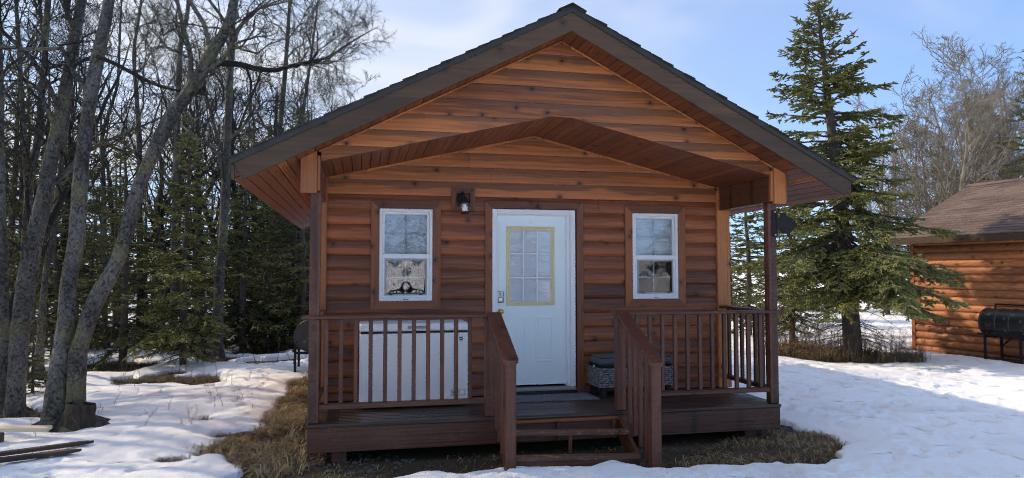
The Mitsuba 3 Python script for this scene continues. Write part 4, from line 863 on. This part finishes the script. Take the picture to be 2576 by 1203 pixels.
# prototypes of the forest spruces
PROTO = {}
for gid, args in {'group_spruce_a': (81, 8.0, 1.75, .7, 120, .8, .10, .020, .34, .12, None, (.1, .1), .15, 34), 'group_spruce_b': (82, 6.0, 1.5, .35, 110, .9, .095, .018, .30, .09, None, (0, .1), .1, 26),
                  'group_spruce_c': (83, 10.0, 1.8, 1.6, 130, .75, .11, .022, .38, .15, None, (-.1, .2), .25, 50), 'group_spruce_d': (84, 3.6, 1.05, .2, 80, 1.1, .085, .016, .25, .05, None, (.05, 0), .05, 14)}.items():
    tk, br, fo = spruce_parts(*args)
    scene[gid] = {'type': 'shapegroup', 'trunk': mikit.ply(tk, 'mat_sprucebark', True), 'boughs': mikit.ply(br, 'mat_limb'), 'foliage': mikit.ply(fo, 'mat_needle')}
def plant(name, gid, x, y, s, rot, label, group=None, cat_='tree', sz=None, dz=0.):
    k = thing(name, label, cat_, group)
    scene[k] = {'type': 'instance', 'to_world': T().translate([x, y, float(soil_z(x, y))+dz]).rotate([0, 0, 1], rot).scale([s, s, sz or s]), 'shapegroup': {'type': 'ref', 'id': gid}}
def plant_top(name, gid, H, u, vtop, y, rot, label, group):
    p = at(u, vtop, y=y); g = float(soil_z(p[0], y)); sc = (p[2]-g)/H*.96
    plant(name, gid, p[0], y, sc, rot, label, group)
def plant_px(name, gid, u, y, s, rot, label, group=None, sz=None):
    p = at(u, 700, y=y); plant(name, gid, p[0], y, s, rot, label, group, sz=sz)
fr = np.random.default_rng(7)
ORD = ['leftmost', 'second from the left', 'third from the left', 'fourth from the left', 'fifth from the left', 'sixth from the left', 'seventh from the left', 'eighth from the left', 'ninth from the left', 'tenth from the left', 'eleventh from the left', 'twelfth from the left', 'thirteenth from the left', 'fourteenth from the left', 'fifteenth from the left', 'sixteenth from the left', 'seventeenth from the left', 'eighteenth from the left', 'nineteenth from the left', 'twentieth from the left']
def ordered(rows):
    o = sorted(range(len(rows)), key=lambda i: rows[i][0]); return [ORD[o.index(i)] for i in range(len(rows))]
tk, br, fo = spruce_parts(85, 5.6, 1.32, .45, 155, 1.05, .10, .018, .30, .075, None, (.06, 0), .08, 24)
scene['group_spruce_e'] = {'type': 'shapegroup', 'trunk': mikit.ply(tk, 'mat_sprucebark', True), 'boughs': mikit.ply(br, 'mat_limb'), 'foliage': mikit.ply(fo, 'mat_needle_b')}
plant_px('spruce_tree', 'group_spruce_b', 612, 10.6, .92, 310, 'full green spruce between the straight dark tree and the mossy leaning one')
plant_px('spruce_tree', 'group_spruce_b', 742, 11.4, 1.0, 200, 'full green spruce nearest the left corner of the cabin')
plant_px('spruce_tree', 'group_spruce_e', 462, 7.6, .86, 40, 'young dense dark spruce by the melted patch, mid-left')
plant_px('spruce_tree', 'group_spruce_b', 315, 8.4, .80, 120, 'slender young spruce with bare lower stem, behind the leaning stem')
plant_px('spruce_tree', 'group_spruce_d', 95, 4.9, .42, 10, 'small dark spruce sapling behind the leaning foreground trunk')
GRP = 'spruces crowding the forest left of the cabin'
for rows_, what in (([(20, 14, 'c', 0.8), (110, 12, 'a', 0.9), (190, 16, 'c', 0.85), (235, 11, 'b', 1.0), (370, 13, 'a', 0.85), (500, 12.5, 'a', 0.8), (605, 13.5, 'b', 1.05), (700, 15.5, 'a', 0.95), (735, 13, 'b', 1.15), (770, 10.5, 'd', 1.3), (150, 9.5, 'd', 1.1), (520, 10, 'd', 0.9), (610, 11, 'd', 1.2), (420, 10.5, 'd', 1.0), (690, 12.3, 'd', 1.0), (230, 14.5, 'd', 1.3)], 'near dark spruce in the forest left of the cabin'), ([(300, 19, 'c', 0.9), (410, 17, 'c', 0.8), (560, 17, 'c', 0.75), (640, 19, 'c', 0.8), (765, 17, 'a', 0.95), (830, 21, 'c', 0.86), (938, 22, 'c', 0.83), (60, 20, 'a', 0.9), (720, 23, 'c', 0.8), (-60, 17, 'c', 0.9)], 'taller spruce in the second rank of the left forest'), ([(265, 26, 'a', 1.0), (450, 25, 'a', 1.0), (530, 27, 'c', 0.75), (600, 24, 'a', 1.0), (670, 28, 'a', 1.1), (780, 27, 'a', 1.1), (10, 31, 'a', 1.0), (90, 34, 'a', 1.1), (200, 35, 'a', 1.1), (300, 36, 'a', 1.2), (400, 36, 'a', 1.1), (490, 37, 'b', 1.3), (580, 36, 'a', 1.1), (660, 37, 'a', 1.2), (750, 36, 'a', 1.2)], 'distant spruce at the back of the left forest')):
    for (u, y, g, s), o in zip(rows_, ordered(rows_)):
        s = s*((.86 if y > 23 else .66) if 190 < u < 625 else 1)
        plant_px('spruce_tree', f'group_spruce_{g}', u+fr.uniform(-5, 5), y, s, fr.uniform(0, 360), f'{what}, {o}', GRP)
plant_px('spruce_tree', 'group_spruce_c', 1248, 26, 1.03, 80, 'spruce whose tip shows above the roof left of the ridge')
GB_ = 'leafless trees of the left forest'
rows_ = [(170, 13, 'a', 0.95), (390, 16, 'b', 1.0), (500, 18, 'a', 1.1), (610, 15, 'b', 1.0), (690, 19, 'a', 1.05), (760, 16, 'b', 0.98), (820, 18, 'a', 1.0), (300, 21, 'b', 1.1), (60, 18, 'a', 1.1), (10, 12, 'b', 0.9), (450, 23, 'a', 1.2), (560, 12, 'a', 0.85)]
for (u, y, g, s), o in zip(rows_, ordered(rows_)):
    plant_px('bare_tree', f'group_bare_{g}', u, y, s, fr.uniform(0, 360), f'leafless dark tree deeper in the left forest, {o}', GB_)
# right side
plant_px('spruce_tree', 'group_spruce_a', 1990, 9.5, .62, 200, 'full spruce behind the right porch post'); plant_px('spruce_tree', 'group_spruce_b', 1880, 11.5, .9, 20, 'spruce seen through the right end of the porch')
plant_px('spruce_tree', 'group_spruce_a', 1950, 14, .72, 77, 'spruce peeping over the right eave of the cabin')
GR = 'spruces behind the big spruce on the right'
rows_ = [(2080, 15, 'b', 0.9), (2230, 17, 'a', 0.7), (2290, 21, 'c', 0.62), (1840, 17, 'a', 0.8), (2000, 20, 'a', 0.8), (2120, 24, 'c', 0.6), (2370, 22, 'b', 0.95), (2420, 24, 'b', 1.0)]
for (u, y, g, s), o in zip(rows_, ordered(rows_)):
    plant_px('spruce_tree', f'group_spruce_{g}', u, y, s, fr.uniform(0, 360), f'dark spruce in the trees behind the tall spruce on the right, {o}', GR)
plant_top('spruce_tree', 'group_spruce_a', 7.9, 2590, 90, 14.0, 30, 'spruce at the right edge, above the shingle roof', None)
GP = 'pale leafless trees behind the right-hand building'
rows_ = [(2215, 345, 20, 'b'), (2265, 300, 17.5, 'a'), (2320, 285, 19, 'b'), (2375, 225, 17, 'a'), (2420, 205, 21, 'b'), (2460, 185, 18, 'a'), (2505, 190, 20, 'b'), (2550, 150, 17.5, 'a'), (2610, 140, 19, 'b'), (2390, 290, 25, 'b')]
for (u, vt, y, g), o in zip(rows_, ordered(rows_)):
    plant_top('bare_tree', f'group_pale_{g}', 7.6, u, vt, y, fr.uniform(0, 360), f'pale leafless tree behind the right-hand building, {o}', GP)
# the forest goes on left of the picture and behind the photographer
GO = 'trees of the forest beyond the picture'
for x, y, g, s in [(-12.5, 1.0, 'a', 1.0), (-14, 7, 'c', .8), (-9, -1.5, 'b', 1.0), (-15, 3, 'a', 1.0), (-8.4, .9, 'a', .72), (-12, 3.4, 'c', .85)]+[(-22+i*2.4+fr.uniform(-1, 1), -21-fr.uniform(0, 9), 'abca'[i % 4], fr.uniform(.8, 1.3)) for i in range(22)]:
    plant('spruce_tree', f'group_spruce_{g}', x, y, s, fr.uniform(0, 360), 'spruce of the forest outside the picture', GO)

for x, y, g, s in [(-7.6, 2.9, 'a', .75), (-8.8, 1.6, 'b', .8), (-7.4, .9, 'a', .7), (-9.6, 5.0, 'b', .9), (-7.2, 4.4, 'b', .7)]: plant('bare_tree', f'group_bare_{g}', x, y, s, fr.uniform(0, 360), 'leafless tree of the forest outside the picture', GO)

# ------------------------------------------------------------------ dead grass, weeds, stones
def blades(B, az, ln, lean, w):
    n = len(B); d = np.stack([np.cos(az), np.sin(az), az*0], 1); si = np.stack([-np.sin(az), np.cos(az), az*0], 1)
    c1 = B+d*(ln*lean*.35)[:, None]+np.array([0, 0, 1.0])*(ln*(1-lean*.55)*.55)[:, None]; c2 = B+d*(ln*(.25+.75*lean))[:, None]+np.array([0, 0, 1.0])*(ln*(1-lean)*.85)[:, None]
    w = w[:, None]
    V = np.stack([B-si*w, B+si*w, c1-si*w*.8, c1+si*w*.8, c2], 1).reshape(-1, 3)
    F = np.array([[0, 1, 3], [0, 3, 2], [2, 3, 4]])
    return trimesh.Trimesh(V, (F[None]+5*np.arange(n)[:, None, None]).reshape(-1, 3), process=False)
def scatter(rng, poly, n):
    x0, y0, x1, y1 = poly.bounds; P = np.stack([rng.uniform(x0, x1, n), rng.uniform(y0, y1, n)], 1)
    return P[shapely.contains_xy(poly, P[:, 0], P[:, 1])]
gr = np.random.default_rng(55); ms = [[], [], []]
def grass(poly, n, ln, lean, clump=0.5, w=(.0018, .0042), dark=.25):
    p = scatter(gr, poly, n)
    if clump: p = p[meshkit.fbm(np.stack([p[:, 0]*2.4, p[:, 1]*2.4, p[:, 0]*0], 1), 3, 9)+gr.normal(size=len(p))*.06 > clump]
    if not len(p): return
    z = soil_z(p[:, 0], p[:, 1]); az = 6.283*meshkit.noise(np.stack([p[:, 0]*.9, p[:, 1]*.9, p[:, 0]*0], 1), 12)*1.6+gr.normal(size=len(p))*.8
    cl = np.clip((gr.random(len(p))*3).astype(int)-(gr.random(len(p)) < dark)+(gr.random(len(p)) < -dark), 0, 2)
    ar = [np.c_[p, z-.01], az, gr.uniform(*ln, len(p)), np.clip(gr.normal(lean, .16, len(p)), .1, .97), gr.uniform(*w, len(p))]
    for c in range(3): ms[c].append(blades(*[a_[cl == c] for a_ in ar]))
leftpatch = img_poly([(772, 945), (735, 965), (700, 1035), (640, 1085), (540, 1125), (470, 1138), (560, 1150), (600, 1175), (590, 1215), (640, 1260), (770, 1150)], -.4).union(sbox(-2.9, -.2, -2.47, 6))
grass(leftpatch, 38000, (.10, .32), .88, .36, w=(.002, .005), dark=-.3); grass(leftpatch, 3500, (.12, .34), .6, .54, dark=-.4)
frontpatch = main_bare.difference(sbox(-2.3, .15, 2.3, 7)); grass(frontpatch, 16000, (.05, .18), .88, .40, dark=.3)
rightpatch = img_poly([(1900, 1075), (1990, 1075), (2128, 1112), (2095, 1145), (2045, 1166), (1700, 1178), (1660, 1172), (1800, 1130)], -.38); grass(rightpatch, 12000, (.06, .24), .88, .36, dark=.15)
for w_ in wells: grass(w_, int(4500*w_.area)+60, (.06, .2), .7, .45, dark=.85)
for w_ in right_bare[:1]: grass(w_, 14000, (.15, .45), .35, .40, (.003, .006))
for w_ in right_bare[1:]: grass(w_.intersection(sbox(8, 0, 11.6, 9)), 9000, (.08, .25), .6, .45)
far = Polygon([(-25, 9), (-3, 9), (-3, 22), (-30, 22)]); grass(far, 16000, (.08, .25), .6, .5, (.004, .008))
for c, lb in enumerate(('dark brown dead grass matted in the melted patches', 'tan dead grass matted in the melted patches', 'pale straw-coloured dead grass blades in the melted patches')):
    k = thing('dead_grass', lb, 'grass', None, 'stuff'); scene[k] = mikit.ply(cat(ms[c]), f'mat_grass_{c}')
# dry weed stalks and twigs standing in the snow
wl = []
def stalks(n, poly, h, r):
    p = scatter(gr, poly, n)
    for x, y in p:
        z = float(soil_z(x, y)); hh = gr.uniform(*h); a = gr.random()*6.28; ln_ = gr.uniform(0, .5)
        q = np.array([(x, y, z), (x+.3*hh*ln_*math.cos(a), y+.3*hh*ln_*math.sin(a), z+hh*.5), (x+hh*ln_*math.cos(a), y+hh*ln_*math.sin(a), z+hh)]); wl.append((q, np.array([r, r*.8, r*.4])))
        for _ in range(gr.integers(1, 4)):
            t = gr.uniform(.4, .95); b = q[0]*(1-t)+q[2]*t; a2 = gr.random()*6.28; l2 = hh*gr.uniform(.15, .35)
            wl.append((np.array([b, b+np.array((math.cos(a2)*.5, math.sin(a2)*.5, .5))*l2, b+np.array((math.cos(a2)*.8, math.sin(a2)*.8, 1.1))*l2]), np.array([r*.6, r*.5, r*.3])))
stalks(60, img_poly([(330, 1000), (700, 960), (640, 1100), (330, 1120), (0, 1150), (0, 1050)], -.45), (.12, .32), .004)
stalks(130, wells[0].union(wells[1]).union(wells[2]).union(wells[6]).union(wells[7]).buffer(.15), (.15, .5), .004)
stalks(420, right_bare[0].buffer(.1), (.3, .75), .006)
stalks(160, Polygon([(5, 8), (9, 8.5), (14, 14), (6, 15)]), (.3, .9), .006); stalks(120, Polygon([(-14, 7), (-3, 7), (-3, 13), (-14, 13)]), (.2, .6), .006)
scene['weed_stalks'] = mikit.ply(tubes(wl, 3), 'mat_weed'); tag('weed_stalks', 'dry brown weed stalks and twigs sticking out of the snow', 'weeds', kind='stuff')
sm = []
for poly, n in ((img_poly([(775, 1140), (1000, 1145), (1060, 1165), (960, 1190), (850, 1200), (790, 1170)], -.4), 80), (img_poly([(1900, 1080), (2000, 1070), (2128, 1112), (2050, 1130), (1880, 1120)], -.39), 420)):
    for x, y in scatter(gr, poly, n*2)[:n]:
        m = trimesh.creation.icosphere(1, gr.uniform(.010, .03)); m.vertices *= np.array([gr.uniform(.8, 1.5), gr.uniform(.8, 1.3), .55]); m.vertices += gr.normal(size=m.vertices.shape)*.002; m.apply_translation((x, y, float(soil_z(x, y))+.006)); sm.append(m)
scene['gravel'] = mikit.ply(cat(sm), 'mat_stone', 30); tag('gravel', 'small grey stones on the bare soil under the porch corners', 'gravel', kind='stuff')
